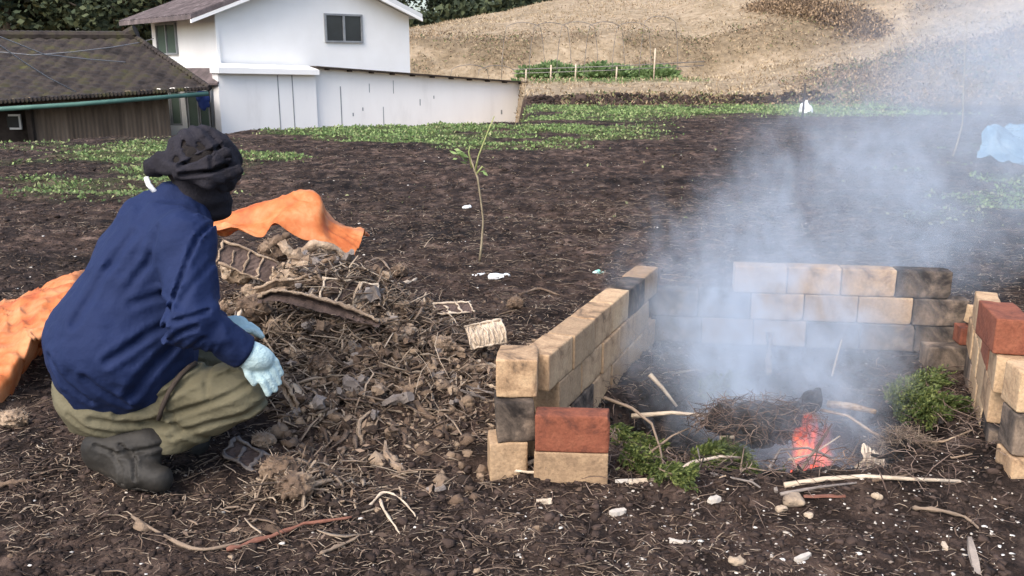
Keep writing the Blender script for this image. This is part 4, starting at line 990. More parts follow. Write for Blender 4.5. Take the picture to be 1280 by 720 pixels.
# ------------------------------------------------------------------ tarps
def cloth(name, rows, m, label, cat, nu=170, nv=110, amp=.012, sc=9, thick=.0015, seed=0):
    R_ = [np.array(r, float) for r in rows]; k = len(R_)
    def cr(P, t):
        n = len(P)-1; f = t*n; i = min(int(f), n-1); f -= i
        p0, p1, p2, p3 = P[max(i-1, 0)], P[i], P[i+1], P[min(i+2, n)]
        return .5*((2*p1)+(-p0+p2)*f+(2*p0-5*p1+4*p2-p3)*f*f+(-p0+3*p1-3*p2+p3)*f**3)
    V = []
    for i in range(nu):
        c = [cr(r, i/(nu-1)) for r in R_]
        for j in range(nv): V.append(cr(c, j/(nv-1)))
    V = np.array(V)
    q1, q2 = V[:, 0]*.75+V[:, 1]*.45+V[:, 2]*.5, -V[:, 0]*.5+V[:, 1]*.8
    q1 = q1+.06*vn(q2*4, q1*3, s=seed+9)
    n = (1-2*np.abs(vn(q1*sc*.75, q2*sc*.22, s=seed)))*amp+(1-2*np.abs(vn(q1*sc*1.9, q2*sc*.5+7, s=seed+1)))*amp*.45+(1-2*np.abs(vn(q1*sc*.5, q2*sc*1.6, s=seed+2)))*amp*.35
    n = n+(1-3*np.abs(vn(q1*sc*2.7+q2*sc*1.7, q2*sc*1.1-q1*sc*.6, s=seed+5)))*amp*.28; V[:, 2] += n; V[:, 1] += .6*n
    idx = np.arange(nu*nv).reshape(nu, nv); F_ = np.stack([idx[:-1, :-1], idx[1:, :-1], idx[1:, 1:], idx[:-1, 1:]], -1).reshape(-1, 4)
    o = npmesh(name, V, F_, m, None, False); md = o.modifiers.new('thickness', 'SOLIDIFY'); md.thickness = thick
    return tag(o, label, cat)
back = [at(u, v, 4.75) for u, v in ((235, 300), (290, 290), (340, 285), (375, 280), (400, 282), (430, 290), (462, 300))]
ridge1 = [at(u, v, 4.25) for u, v in ((240, 272), (290, 263), (345, 256), (372, 246), (397, 247), (412, 279), (456, 291))]
mid1 = [at(u, v, 4.12) for u, v in ((240, 285), (290, 279), (335, 275), (362, 262), (398, 262), (412, 292), (452, 300))]
front = [at(u, v, 4.02) for u, v in ((240, 297), (290, 294), (328, 294), (345, 280), (380, 303), (415, 308), (440, 326))]
cloth('tarpaulin', [back, ridge1, mid1, front], M['orange'], 'orange tarpaulin folded over the back of the debris heap', 'tarpaulin', amp=.020, seed=5)
r0 = [gp(110, 352)+UP*.02, at(88, 352, 4.45), at(40, 374, 4.35), at(0, 392, 4.2), at(-60, 420, 4.1)]
r1 = [at(108, 356, 4.3), at(88, 350, 4.1), at(45, 372, 4.0), at(0, 392, 3.9), at(-60, 420, 3.8)]
r2 = [at(108, 375, 3.9), at(85, 378, 3.75), at(48, 405, 3.6), at(5, 430, 3.5), at(-60, 450, 3.4)]
r3 = [at(104, 395, 3.65), at(84, 405, 3.55), at(48, 430, 3.4), at(12, 462, 3.25), at(-60, 490, 3.1)]
r4 = [gp(95, 420)+UP*.01, gp(68, 440)+UP*.02, gp(38, 470)+UP*.02, gp(8, 508)+UP*.02, gp(-60, 540)+UP*.02]
cloth('tarpaulin', [r0, r1, r2, r3, r4], M['orange'], 'orange tarpaulin rumpled on the ground at the left edge behind the person', 'tarpaulin', amp=.030, sc=7, seed=9)
Yb = on(1240, 207)[1]
b0 = [at(1225, 196, Yb+.7), at(1250, 185, Yb+.7), at(1300, 180, Yb+.7), at(1350, 190, Yb+.7)]
b1 = [at(1230, 172, Yb+.3), at(1246, 158, Yb+.3), at(1290, 164, Yb+.3), at(1350, 172, Yb+.3)]
b2 = [at(1228, 185, Yb+.05), at(1245, 176, Yb), at(1262, 184, Yb+.05), at(1350, 185, Yb)]
b3 = [at(1222, 206, Yb-.1), at(1250, 205, Yb-.15), at(1290, 211, Yb-.15), at(1350, 212, Yb-.1)]
cloth('plastic_sheet', [b0, b1, b2, b3], M['blue'], 'pale blue plastic sheet bundled on the field at the right edge', 'plastic sheet', amp=.075, sc=5, seed=3)

# ------------------------------------------------------------------ small scraps on the field
def scrap(name, u, v, w_, m, label, cat, seed, h=.4, stretch=(1, .7)):
    p = gp(u, v)
    def fn(q):
        d = (q-p)/np.array([w_*stretch[0], w_*stretch[1], w_*h]); n = vn(q[:, 0]/w_*2.2+seed, q[:, 1]/w_*2.2, q[:, 2]/w_*2.2, s=seed)
        return (np.linalg.norm(d, axis=1)-.75-.55*n)*w_*h
    V, Fq = nets(fn, p-w_*1.6, p+w_*1.6, w_/11); return tag(npmesh(name, V, Fq, m, None, False), label, cat)
scrap('plastic_scrap', 583, 259, .05, M['plastic'], 'white plastic scrap left of the sapling', 'scrap', 1)
scrap('plastic_scrap', 622, 346, .07, M['plastic'], 'torn white plastic scrap at the foot of the sapling', 'scrap', 2, .3, (1.3, .6))
scrap('plastic_scrap', 600, 344, .04, M['plastic'], 'small greyish plastic scrap just left of the torn white one', 'scrap', 3, .3)
scrap('plastic_scrap', 747, 341, .045, M['greenscrap'], 'green and white plastic scrap behind the left brick wall', 'scrap', 4, .4)
scrap('plastic_scrap', 1006, 141, .25, M['plastic'], 'white plastic scrap standing far off beside the marker post', 'scrap', 5, 1.1, (.7, .5))
def chipthing(u, v, L_, W_, T_, yaw, m, label, cat='wood piece', name='wood_piece', tilt=0, lift=0):
    p = gp(u, v); mb = MB(); n = 5; lo, hi = [], []
    o = bpy.data.objects.new('x', None)
    T_ *= .6
    V = []
    for i in range(n):
        s = (i/(n-1)-.5)*L_; ww = W_*(1-.25*random.random())*(.7 if i in (0, n-1) else 1)
        zz = lift+T_*.5+s*math.sin(tilt)+random.uniform(-.1, .1)*T_
        for (a, b) in ((-1, -1), (1, -1), (.8, 1), (-.8, 1)):
            la = a*ww/2+random.uniform(-.08, .08)*W_
            V.append((p[0]+s*cos(yaw)-la*sin(yaw), p[1]+s*sin(yaw)+la*cos(yaw), p[2]+zz+b*T_/2))
    F_ = [(i*4+j, i*4+(j+1) % 4, (i+1)*4+(j+1) % 4, (i+1)*4+j) for i in range(n-1) for j in range(4)]+[(3, 2, 1, 0), ((n-1)*4, (n-1)*4+1, (n-1)*4+2, (n-1)*4+3)]
    mb.add(V, F_); me_o = mb.build(name, m); return tag(me_o, label, cat)
pw = M['palewood']
chipthing(680, 631, .045, .022, .02, .1, pw, 'pale square wood piece lying before the red brick')
chipthing(772, 646, .05, .028, .02, .5, M['chip'], 'white chip standing out on the soil right of the red brick')
chipthing(812, 603, .13, .022, .016, .12, pw, 'long pale split stick beside the buff brick')
chipthing(785, 607, .08, .018, .012, .05, M['chip'], 'short pale splinter touching the long split stick')
chipthing(892, 632, .04, .03, .02, .6, M['chip'], 'pale chip left of the tan stones on the pit lip')
chipthing(1003, 704, .055, .018, .016, .55, M['chip'], 'white chalky stick at the bottom edge right of centre')
chipthing(853, 680, .07, .02, .012, -.2, M['chip'], 'pale flat splinter in the chips below the pit')
chipthing(1180, 688, .035, .02, .015, 1.3, pw, 'small pale chip in the right foreground')
chipthing(545, 614, .055, .045, .012, .5, M['greywood'], 'brown square bark flake in the foreground left of the bricks', 'bark flake', 'bark_flake')
chipthing(1218, 706, .09, .022, .022, 1.5, M['greywood'], 'dark wooden peg poking up at the bottom right', 'peg', 'wooden_peg', tilt=1.1)
def rock(u, v, r, m, label, seed):
    p = gp(u, v)+UP*r*.4
    V, Fq = nets(lambda q: ball(q, p, r, (1.2, .9, .75))-r*.35*vn(q[:, 0]/r*1.1+seed, q[:, 1]/r*1.1, q[:, 2]/r*1.1, s=seed), p-r*2, p+r*2, r/8)
    return tag(npmesh('stone', V, Fq, m), label, 'stone', 'tan stones on the lip of the fire pit')
rock(992, 636, .023, M['stone'], 'larger tan stone on the front lip below the fire', 1)
rock(975, 641, .014, M['stone'], 'small tan stone touching the larger stone on the lip', 2)
rock(1010, 646, .011, M['stone'], 'tan stone just right of the larger stone on the lip', 3)
rock(1096, 624, .012, M['stone'], 'tan stone alone on the lip below the curled cardboard', 4)
rock(920, 706, .015, M['stone'], 'tan stone near the bottom edge in the chips', 5)
chipthing(1030, 628, .12, .014, .008, .02, M['redtwig'], 'rusty orange strip of bark along the lip of the fire pit', 'bark strip', 'bark_strip')

# ------------------------------------------------------------------ debris heap
def heapz(x, y): return H(x, y)
n = 4200
x = RNG.normal(-.75, .30, n); y = RNG.normal(3.6, .40, n)
x2 = RNG.normal(-.40, .22, 800); y2 = RNG.normal(3.2, .28, 800)
x3 = RNG.normal(-.62, .13, 500); y3 = RNG.normal(2.45, .10, 500)
x = np.concatenate([x, x2, x3]); y = np.concatenate([y, y2, y3])
kk = np.hypot((x+1.05)/.33, (y-2.62)/.38) > 1; x, y = x[kk], y[kk]
hh = np.exp(-((x+.75)/.45)**2-((y-3.6)/.5)**2)
zz = H(x, y)+RNG.random(len(x))*.13*hh
tag(strips('root_debris', np.stack([x, y, zz], -1), RNG.uniform(0, pi, len(x)), RNG.lognormal(-2.75, .5, len(x)), RNG.lognormal(-5.1, .45, len(x)), M['twig'], bend=.22, lift=.22, pitch=RNG.normal(0, .5, len(x)), thick=.8), 'tangle of torn roots and stalks in the debris heap', 'roots', kind='stuff')
n = 3400
x = np.concatenate([RNG.normal(-.70, .30, n), RNG.normal(-.35, .30, 900)]); y = np.concatenate([RNG.normal(3.55, .42, n), RNG.normal(3.15, .36, 900)])
kk = np.hypot((x+1.05)/.33, (y-2.62)/.38) > 1; x, y = x[kk], y[kk]
hh = np.exp(-((x+.75)/.45)**2-((y-3.6)/.5)**2)
tag(lumps('rotten_crumbs', np.stack([x, y, H(x, y)+RNG.random(len(x))*.07*hh], -1), np.minimum(RNG.lognormal(-4.6, .6, len(x)), .03), mat('rot_crumbs', [(.1, (.03, .02, .015)), (.5, (.12, .08, .055)), (.95, (.34, .25, .17))], 18, island=.8, rough=.95, bump=.5), flat=.8), 'crumbling rotten bark and soil lumps in the debris heap', 'bark crumbs', kind='stuff')
n = 900
x = RNG.normal(-.70, .27, n); y = RNG.normal(3.5, .38, n); kk = np.hypot((x+1.05)/.33, (y-2.62)/.38) > 1; x, y = x[kk], y[kk]
hh = np.exp(-((x+.75)/.45)**2-((y-3.6)/.5)**2)
tag(strips('bark_strips', np.stack([x, y, H(x, y)+RNG.random(len(x))*.11*hh], -1), RNG.uniform(0, pi, len(x)), RNG.uniform(.05, .15, len(x)), RNG.uniform(.008, .024, len(x)), mat('bark_strip', [(.1, (.035, .024, .018)), (.5, (.13, .09, .065)), (.95, (.38, .29, .21))], 25, island=.75, rough=.95, bump=.6), bend=.35, lift=.3, pitch=RNG.normal(0, .5, len(x)), thick=.6), 'short rotten bark strips and broken stems in the heap', 'bark', kind='stuff')
n = 2600
x = RNG.normal(-.62, .33, n); y = RNG.normal(3.4, .45, n); kk = np.hypot((x+1.05)/.33, (y-2.62)/.38) > 1; x, y = x[kk], y[kk]
tag(leaves('dead_leaves', np.stack([x, y, H(x, y)+RNG.random(len(x))*.05], -1), RNG.uniform(.006, .016, len(x)), M['strawdark'], up=.6, aspect=2.6), 'shrivelled dead leaves and bark flakes on the heap', 'leaves', kind='stuff')
n = 170
x = RNG.normal(-.62, .33, n); y = RNG.normal(3.5, .38, n); kk = np.hypot((x+1.05)/.45, (y-2.62)/.5) > 1; x, y = x[kk], y[kk]
tag(strips('long_stalks', np.stack([x, y, H(x, y)+.02+RNG.random(len(x))*.07], -1), RNG.uniform(0, pi, len(x)), RNG.uniform(.10, .28, len(x)), RNG.uniform(.003, .009, len(x)), M['straw'], bend=.22, lift=.15, pitch=RNG.normal(0, .35, len(x)), thick=.8), 'long pale dry stalks sticking out of the debris heap', 'stalks', kind='stuff')
CH = [MB(), MB(), MB()]
for k in range(330):
    f = RNG.random() < .78
    cx_, cy_ = (RNG.normal(-.82, .27), RNG.normal(3.68, .33)) if f else (RNG.normal(-.42, .2), RNG.normal(3.25, .25))
    if math.hypot((cx_+1.05)/.36, (cy_-2.62)/.42) < 1: continue
    L_ = RNG.uniform(.05, .20); r0_ = RNG.uniform(.006, .019)*(1.15 if f else .8); yaw = RNG.uniform(0, pi); pit_ = RNG.normal(0, .35)
    dz = RNG.random()**1.5*.12*math.exp(-((cx_+.8)/.4)**2-((cy_-3.65)/.4)**2)
    P_ = []; bz = RNG.normal(0, .22)
    for s_ in np.linspace(-.5, .5, 9):
        P_.append((cx_+s_*L_*cos(yaw+bz*s_*2), cy_+s_*L_*sin(yaw+bz*s_*2), Hs(cx_, cy_)+r0_*.6+dz+s_*L_*sin(pit_)+RNG.normal(0, r0_*.18)))
    CH[RNG.integers(0, 3)].tube(P_, [r0_*u_*RNG.uniform(.75, 1.25) for u_ in (.75, .95, 1.1, 1, 1.05, .95, 1, .85, .5)], 9, .75, int(k))
for b_, (m_, lb_) in zip(CH, (('rotwood', 'pale brown broken stems and root ends jumbled in the debris heap'), ('bark', 'dark rotten stems and roots jumbled in the debris heap'), ('greywood', 'grey weathered stem pieces jumbled in the debris heap'))):
    tag(b_.build('broken_stems', M[m_]), lb_, 'stems', kind='stuff')
def root_thing(uvs, r, label, m='rotwood', name='root', Y=None, cat='root', rough=.5, lift=.0, seed=1, side=None, k=9):
    P = []
    for q in uvs:
        if len(q) == 3: P.append(at(*q))
        else: P.append(gp(*q)+UP*(lift+r*.6))
    Q = []
    P = np.array(P); n = len(P)
    for i in range((n-1)*5+1):
        f = i/5; j = min(int(f), n-2); f -= j
        p0, p1, p2, p3 = P[max(j-1, 0)], P[j], P[j+1], P[min(j+2, n-1)]
        Q.append(.5*((2*p1)+(-p0+p2)*f+(2*p0-5*p1+4*p2-p3)*f*f+(-p0+3*p1-3*p2+p3)*f**3)+RNG.normal(0, r*.16, 3))
    rr = [r*(1.05-.5*i/len(Q))*(1+.25*math.sin(i*1.7+seed)) for i in range(len(Q))]; rr[0] *= .6; rr[-1] *= .5
    mb = MB(); mb.tube(Q, rr, k, rough, seed)
    o = mb.build(name, M[m], None, True)
    return tag(o, label, cat)
R = root_thing
R([(352, 346, 3.75), (385, 340, 3.72), (430, 333, 3.70)], .030, 'thick brown log lying across the top of the heap', 'bark', 'log', cat='log', rough=.35, k=14)
R([(330, 316, 3.95), (350, 300, 3.95), (362, 292, 3.92)], .022, 'stubby dark root pointing up beside the orange tarpaulin', 'bark', rough=.5)
R([(374, 318, 3.9), (395, 305, 3.9), (425, 315, 3.9), (440, 330, 3.88)], .020, 'pale frayed root arching below the orange tarpaulin', 'rotwood')
R([(440, 345), (470, 352), (500, 358), (521, 352)], .017, 'pale curved root lying at the right shoulder of the heap', 'palewood')
R([(455, 330), (475, 326), (487, 338), (492, 348)], .008, 'thin twig arching over the pale curved root', 'twig')
R([(305, 425, 3.3), (298, 405, 3.35), (301, 385, 3.4)], .009, 'upright pale stalk in the heap beside the sleeve', 'palewood')
R([(433, 470), (450, 455), (480, 440), (497, 432)], .018, 'forked grey root in the lower right of the heap', 'greywood')
R([(480, 436), (500, 450), (520, 462), (528, 468)], .019, 'bent brown root ending at the right foot of the heap', 'rotwood')
R([(485, 435), (478, 455), (476, 475)], .010, 'short root dropping from the fork of the grey root', 'greywood')
R([(500, 488), (520, 480), (540, 472)], .016, 'short thick root stub below the bent root', 'bark')
R([(547, 490), (549, 478), (556, 468)], .020, 'pale split stump between the heap and the brick wall', 'rotwood', 'stump', cat='stump')
R([(585, 455), (605, 458), (625, 464)], .009, 'white peeled stick pointing at the near brick', 'palewood')
R([(330, 410), (352, 418), (372, 432)], .022, 'rotten brown root in the middle of the heap', 'rotwood')
R([(372, 405), (395, 415), (420, 420), (450, 412)], .020, 'knobbly root below the long bark slab', 'rotwood')
R([(396, 440), (412, 452), (420, 475)], .014, 'dark twisted root in the hollow of the heap', 'bark')
R([(345, 455), (360, 480), (385, 508), (402, 526)], .017, 'long split branch leaning from the glove towards the ground', 'palewood', 'branch', cat='branch', rough=.3)
R([(352, 448), (350, 475), (358, 502)], .012, 'short dry branch close to the gloved fingers', 'rotwood', 'branch', cat='branch')
R([(368, 455), (380, 442), (398, 425)], .006, 'thin white twig standing in the middle of the heap', 'palewood', 'twig', cat='twig')
R([(440, 478), (462, 474), (485, 482)], .007, 'pale thin twig low on the heap', 'palewood', 'twig', cat='twig')
R([(470, 430), (485, 448), (500, 470), (515, 480)], .005, 'fine white rootlet crossing the bent root', 'palewood', 'twig', cat='twig')
R([(283, 692), (330, 680), (380, 664), (440, 655)], .007, 'long reddish brown twig in the left foreground', 'redtwig', 'twig', cat='twig', lift=.004)
R([(165, 650), (240, 690), (300, 684), (345, 668)], .005, 'thin dry stalk lying in front of the boots', 'twig', 'twig', cat='twig', lift=.003)
R([(400, 700), (425, 690), (450, 678)], .005, 'short twig at the bottom edge left of centre', 'twig', 'twig', cat='twig', lift=.003)
R([(470, 612), (478, 640), (492, 662), (500, 675)], .004, 'pale crossed stalk in the left foreground', 'palewood', 'twig', cat='twig', lift=.01)
R([(460, 640), (480, 626), (500, 632), (520, 652)], .004, 'curled pale stalk beside the crossed one', 'palewood', 'twig', cat='twig', lift=.01)
R([(613, 580), (625, 592), (660, 598), (700, 603), (735, 606)], .006, 'long pale twig curving along the foot of the left bricks', 'palewood', 'twig', cat='twig', lift=.01)
R([(640, 596), (665, 586), (698, 568)], .007, 'brown twig leaning on the buff brick', 'rotwood', 'twig', cat='twig', lift=.015)
R([(620, 585), (617, 572), (622, 562)], .004, 'small upright twig by the bottom grey half brick', 'palewood', 'twig', cat='twig', lift=.02)
R([(650, 372), (675, 365), (700, 372)], .008, 'dark twig lying behind the top of the left wall', 'bark', 'twig', cat='twig', lift=.005)
R([(0, 612), (20, 606), (45, 603)], .009, 'dark stick at the left edge of the foreground', 'bark', 'branch', cat='branch')
R([(1140, 640), (1170, 645), (1205, 655), (1222, 668)], .006, 'brown twig in the right foreground', 'twig', 'twig', cat='twig', lift=.008)
# gnarled crown roots of the heap
def gnarl(u, v, r, label, m='rotwood', seed=1, Y=None, sq=.8, parts=True):
    p = at(u, v, Y) if Y else gp(u, v)+UP*r*.55
    def fn(q):
        d = (q-p)/r
        n = fbm(d[:, 0]*1.6+seed, d[:, 1]*1.6, d[:, 2]*1.6, o=4, s=seed, g=.65)
        rd = 1-np.abs(fbm(d[:, 0]*2.6, d[:, 1]*2.6+seed, d[:, 2]*2.6, o=2, s=seed+50))*2
        return (np.linalg.norm(d/np.array([1.1, .9, sq]), axis=1)-.82-.38*n-.22*rd)*r*.6
    V, Fq = nets(fn, p-r*1.9, p+r*1.9, r/15)
    root = empty('root_clump', p-UP*r*.5, label, 'root clump', 'gnarled root clumps of the debris heap')
    npmesh('wood', V, Fq, M[m], root)
    n = 60; D = RNG.normal(0, 1, (n, 3)); D /= np.linalg.norm(D, axis=1)[:, None]; D[:, 2] = np.abs(D[:, 2])*.7
    strips('rootlets', p+D*r*.85, np.arctan2(D[:, 1], D[:, 0]), RNG.uniform(.5, 1.3, n)*r, r*.05+.002, M['straw'], root, bend=.5, pitch=D[:, 2]) if False else strips('rootlets', p+D*r*.85, np.arctan2(D[:, 1], D[:, 0]), RNG.uniform(.5, 1.3, n)*r, r*.045+.0015, M['straw'], bend=.5, parent=root, pitch=D[:, 2])
    return root
gl_ = [(300, 338, .075, 'pale frayed root clump beside the person\'s chest', 'rotwood', 3.75), (345, 312, .07, 'dark root clump under the orange tarpaulin fold', 'bark', 4.0), (405, 318, .06, 'matted pale root clump right of the stubby root', 'rotwood', 3.98),
 (318, 385, .07, 'brown root clump beside the upper sleeve', 'bark', 3.45), (352, 425, .06, 'knobbly root clump in the heap centre', 'rotwood', None), (395, 392, .055, 'dark root clump under the long bark slab', 'bark', None),
 (430, 420, .055, 'crumbly root clump at the middle right of the heap', 'rotwood', None), (455, 402, .045, 'small root clump right below the ribbed panel', 'rotwood', None), (404, 470, .05, 'dark root clump in the lower heap', 'bark', None),
 (375, 372, .05, 'pale brown root clump left of the ribbed panel', 'rotwood', None), (345, 475, .035, 'root clump hard by the gloved fingers', 'bark', None), (555, 440, .045, 'round mossy root clump between heap and bricks', 'rotwood', None),
 (500, 345, .05, 'dark twiggy root clump at the right shoulder of the heap', 'bark', None), (520, 405, .035, 'small dark root clump at the right edge of the heap', 'bark', None), (350, 600, .055, 'dark root clump on the ground before the knee', 'bark', None), (372, 625, .05, 'soil-covered root clump in the foreground hollow', 'bark', None),
 (330, 560, .035, 'straw-covered root clump beside the weathered crate', 'rotwood', None), (90, 470, .06, 'pale root clump behind the person\'s back', 'rotwood', None), (20, 535, .045, 'grey root clump at the left edge behind the boots', 'rotwood', None), (645, 385, .04, 'dark root clump behind the left brick wall', 'bark', None)]
for i, (u, v, r, lb, m_, Y_) in enumerate(gl_): gnarl(u, v, r, lb, m_, i*7+3, Y_)
# ribbed panels
def ribbed(c, ax, ay, L_, W_, n, label, pm='panel', rm='palewood', rib=.0045, hgt=.012, curve=0.0, name='ribbed_panel', cat='panel'):
    ax = unit(ax); ay = np.asarray(ay, float); ay = unit(ay-ax*(ay@ax)); az = np.cross(ax, ay)
    root = empty(name, c-az*.01, label, cat)
    def T_(a, b, h): return c+ax*a+ay*(b)+az*(h-curve*((2*b/W_)**2)*W_*.5)
    N_ = 22; Mv = 9; V = []
    for side in (0, -.006):
        for i in range(N_):
            for j in range(Mv):
                a = (i/(N_-1)-.5)*L_; b = (j/(Mv-1)-.5)*W_; n_ = .003*random.uniform(-1, 1)
                V.append(T_(a, b, side+n_))
    F_ = []
    g = N_*Mv
    for i in range(N_-1):
        for j in range(Mv-1):
            q = [i*Mv+j, (i+1)*Mv+j, (i+1)*Mv+j+1, i*Mv+j+1]; F_.append(q); F_.append([k+g for k in q[::-1]])
    MB().add(V, F_).build('board', M[pm], root)
    sk = random.uniform(-.03, .03)
    def bar(p_, r_): return MB().tube(p_, r_, 6, .4, random.randrange(90)).build('rib', M[rm], root, True)
    for i in range(n):
        a = ((i+.02)/(n-1)-.5)*L_*.97
        bar([T_(a+random.uniform(-.006, .006)+sk*(k/6-.5), -W_/2+W_*k/6*(1-.25*(i % 3 == 1)), hgt*.5) for k in range(7)], [rib*random.uniform(.4, 1.5) for _ in range(7)])
    for s_ in (-1, 1)[:2 if n > 3 and hgt > 0 else 1]: bar([T_((k/8-.5)*L_*(1.02 if s_ > 0 else .86), s_*W_/2+random.uniform(-.004, .004), hgt*.4) for k in range(9)], [rib*random.uniform(.5, 1.7) for _ in range(9)])
    return root
ribbed(at(436, 366, 3.42), (1, .10, -.16), (-.05, .5, .8), .215, .10, 4, 'dark hollow panel with pale ribs in the middle of the heap', curve=.15)
ribbed(at(566, 386, 3.75), (1, .15, .02), (-.15, .9, .35), .16, .075, 4, 'small dark ribbed panel lying right of the heap')
ribbed(at(308, 328, 3.62), (.9, .1, -.42), (.25, .6, .72), .23, .10, 5, 'pale skeletal ribbed panel beside the person\'s chest', rm='rotwood', rib=.005)
ribbed(at(608, 416, 3.42), (.95, .3, .1), (-.3, .6, .7), .15, .10, 9, 'pale finely ribbed board before the left brick wall', pm='palewood', rm='palewood', rib=.004, curve=.3)
ribbed(at(312, 572, 2.70), (.75, -.45, -.18), (.3, .8, .3), .19, .075, 4, 'weathered grey slatted crate side lying by the boots', pm='panel', rm='greywood', rib=.006)
ribbed(at(520, 420, 3.4), (.8, .3, .5), (-.4, .6, .6), .07, .05, 3, 'tiny broken ribbed piece at the right foot of the heap')
# long bark slab
def slab_curve(pts, w_, label, m='panel', drop=.0):
    P = [at(*q) for q in pts]; Q = []
    for i in range((len(P)-1)*5+1):
        f = i/5; k = min(int(f), len(P)-2); f -= k; Q.append(P[k]*(1-f)+P[k+1]*f)
    root = empty('bark_slab', P[len(P)//2], label, 'bark slab'); V = []; n = len(Q)
    rim = []
    for i, p in enumerate(Q):
        hh = w_*(.35+.65*math.sin(pi*(i+.8)/(n+.6))); j_ = RNG.normal(0, .0025, 3); bend = .018*math.sin(pi*i/n)
        V += [p+j_, p+j_+np.array([0, .007, .0]), p+np.array([0, .020+bend, -hh*.5])+RNG.normal(0, .002, 3), p+np.array([0, -.004, -hh])+RNG.normal(0, .004, 3), p+np.array([0, -.012, -hh])+j_, p+np.array([0, .010+bend, -hh*.5])+RNG.normal(0, .002, 3)]
        rim.append(p+j_+np.array([0, .002, .003]))
    F_ = [(i*6+j, (i+1)*6+j, (i+1)*6+(j+1) % 6, i*6+(j+1) % 6) for i in range(n-1) for j in range(6)]+[tuple(range(6)), tuple(range((n-1)*6, n*6))[::-1]]
    MB().add(V, F_).build('board', M[m], root)
    MB().tube(rim, [.0075*RNG.uniform(.6, 1.2) for _ in rim], 7, .4, 3).build('rim', M['rotwood'], root, True)
    return root
slab_curve([(322, 372, 3.38), (340, 364, 3.36), (365, 366, 3.33), (395, 373, 3.31), (425, 382, 3.29), (450, 391, 3.27), (474, 402, 3.25)], .045, 'long pale-edged bark slab lying under the ribbed panel')
slab_curve([(318, 362, 3.5), (345, 352, 3.5), (372, 350, 3.5), (385, 345, 3.5)], .07, 'ragged pale bark slab left of the ribbed panel', 'rotwood')
slab_curve([(345, 462, 2.95), (357, 480, 2.93), (368, 500, 2.92), (374, 516, 2.92)], .045, 'torn pale bark slab beside the gloved hand', 'rotwood')
slab_curve([(475, 352, 3.8), (495, 362, 3.78), (510, 370, 3.75)], .06, 'small dark bark slab at the right shoulder of the heap', 'greywood')
# ------------------------------------------------------------------ in the fire pit
def snap(u, v, Y, r=.01):
    p = at(u, v, Y)
    if p[2] < Hs(p[0], p[1])+r: p = gp(u, v)+UP*r
    return p
def frond(uvs, label, dens=260, spread=.055, r=.005, group='green cedar branches around the fire', leaf=.0065, lm='cedar'):
    P = np.array([snap(*q, r=.03) for q in uvs]); root = empty('cedar_branch', P[0], label, 'branch', group)
    MB().tube(P, list(np.linspace(r, r*.4, len(P))), 6).build('stem', M['twig'], root, True)
    t = RNG.random(dens)*(len(P)-1); i = np.minimum(t.astype(int), len(P)-2); f = (t-i)[:, None]
    Q = P[i]*(1-f)+P[i+1]*f; ax = P[i+1]-P[i]; ax /= np.linalg.norm(ax, axis=1)[:, None]
    sd = RNG.normal(0, 1, (dens, 3)); sd[:, 2] *= .6; sd -= ax*(sd*ax).sum(1)[:, None]; sd /= np.linalg.norm(sd, axis=1)[:, None]
    V = []; D = []
    for k in range(22):
        h = spread*(k+1)/22*RNG.uniform(.6, 1.1, dens); V.append(Q+(sd*.8+ax*.6)*h[:, None]-UP*(h**2)[:, None]*3); D.append(sd*.7+ax*.8-UP*.2)
    leaves('foliage', np.concatenate(V), leaf, M[lm], root, D=np.concatenate(D), aspect=2.6)
    return root
frond([(765, 545, 2.95), (785, 562, 2.88), (812, 578, 2.82), (840, 592, 2.76)], 'green cedar branch left in the pit beside the red brick', 200, .06)
frond([(760, 535, 3.0), (790, 548, 2.98), (822, 560, 2.95)], 'darker cedar branch behind the one by the red brick', 120, .05)
frond([(862, 580, 2.80), (885, 568, 2.80), (905, 562, 2.82), (925, 570, 2.82)], 'bright cedar branch in front of the charred bundle', 240, .05)
frond([(880, 560, 2.84), (908, 578, 2.78), (930, 592, 2.74), (950, 606, 2.72)], 'bright cedar branch drooping over the front lip', 240, .05)
frond([(775, 575, 2.80), (800, 590, 2.74), (835, 603, 2.68), (862, 606, 2.66)], 'low cedar branch creeping along the lip near the red brick', 160, .05)
frond([(905, 552, 2.86), (925, 575, 2.78), (938, 598, 2.70)], 'cedar branch hanging in front of the charred ball', 170, .05)
frond([(955, 622, 2.66), (968, 608, 2.68), (978, 595, 2.70)], 'small cedar tip poking up at the front lip', 60, .03)
frond([(1105, 522, 3.22), (1125, 500, 3.30), (1150, 488, 3.38), (1172, 480, 3.42)], 'upper cedar branch right of the fire', 200, .07)
frond([(1115, 535, 3.15), (1140, 518, 3.18), (1165, 512, 3.20), (1188, 518, 3.20)], 'middle cedar branch right of the fire', 260, .08)
frond([(1125, 505, 3.28), (1150, 520, 3.16), (1168, 535, 3.10)], 'lower cedar branch touching the straw ball', 200, .06)
frond([(872, 495, 3.38), (895, 482, 3.40), (918, 476, 3.42)], 'faint cedar branch deep in the smoke', 160, .07)
def stick(pts, r, label, m='twig', name='branch', cat='branch'):
    P = [snap(*q, r=r) for q in pts]
    return tag(MB().tube(P, list(np.linspace(r, r*.55, len(P))), 7, .25, int(pts[0][0])).build(name, M[m], None, True), label, cat)
stick([(755, 497, 3.0), (790, 510, 2.95), (815, 530, 2.88), (825, 560, 2.80), (830, 590, 2.72)], .006, 'forked bare twig arching down beside the left cedar')
stick([(832, 600, 2.66), (865, 578, 2.66), (900, 571, 2.68), (925, 572, 2.72)], .007, 'pale bent branch rising over the front lip to the bundle', 'palewood')
stick([(862, 586, 2.67), (900, 598, 2.64), (940, 606, 2.62), (950, 615, 2.62)], .005, 'thin branch lying along the front lip below the bundle', 'greywood')
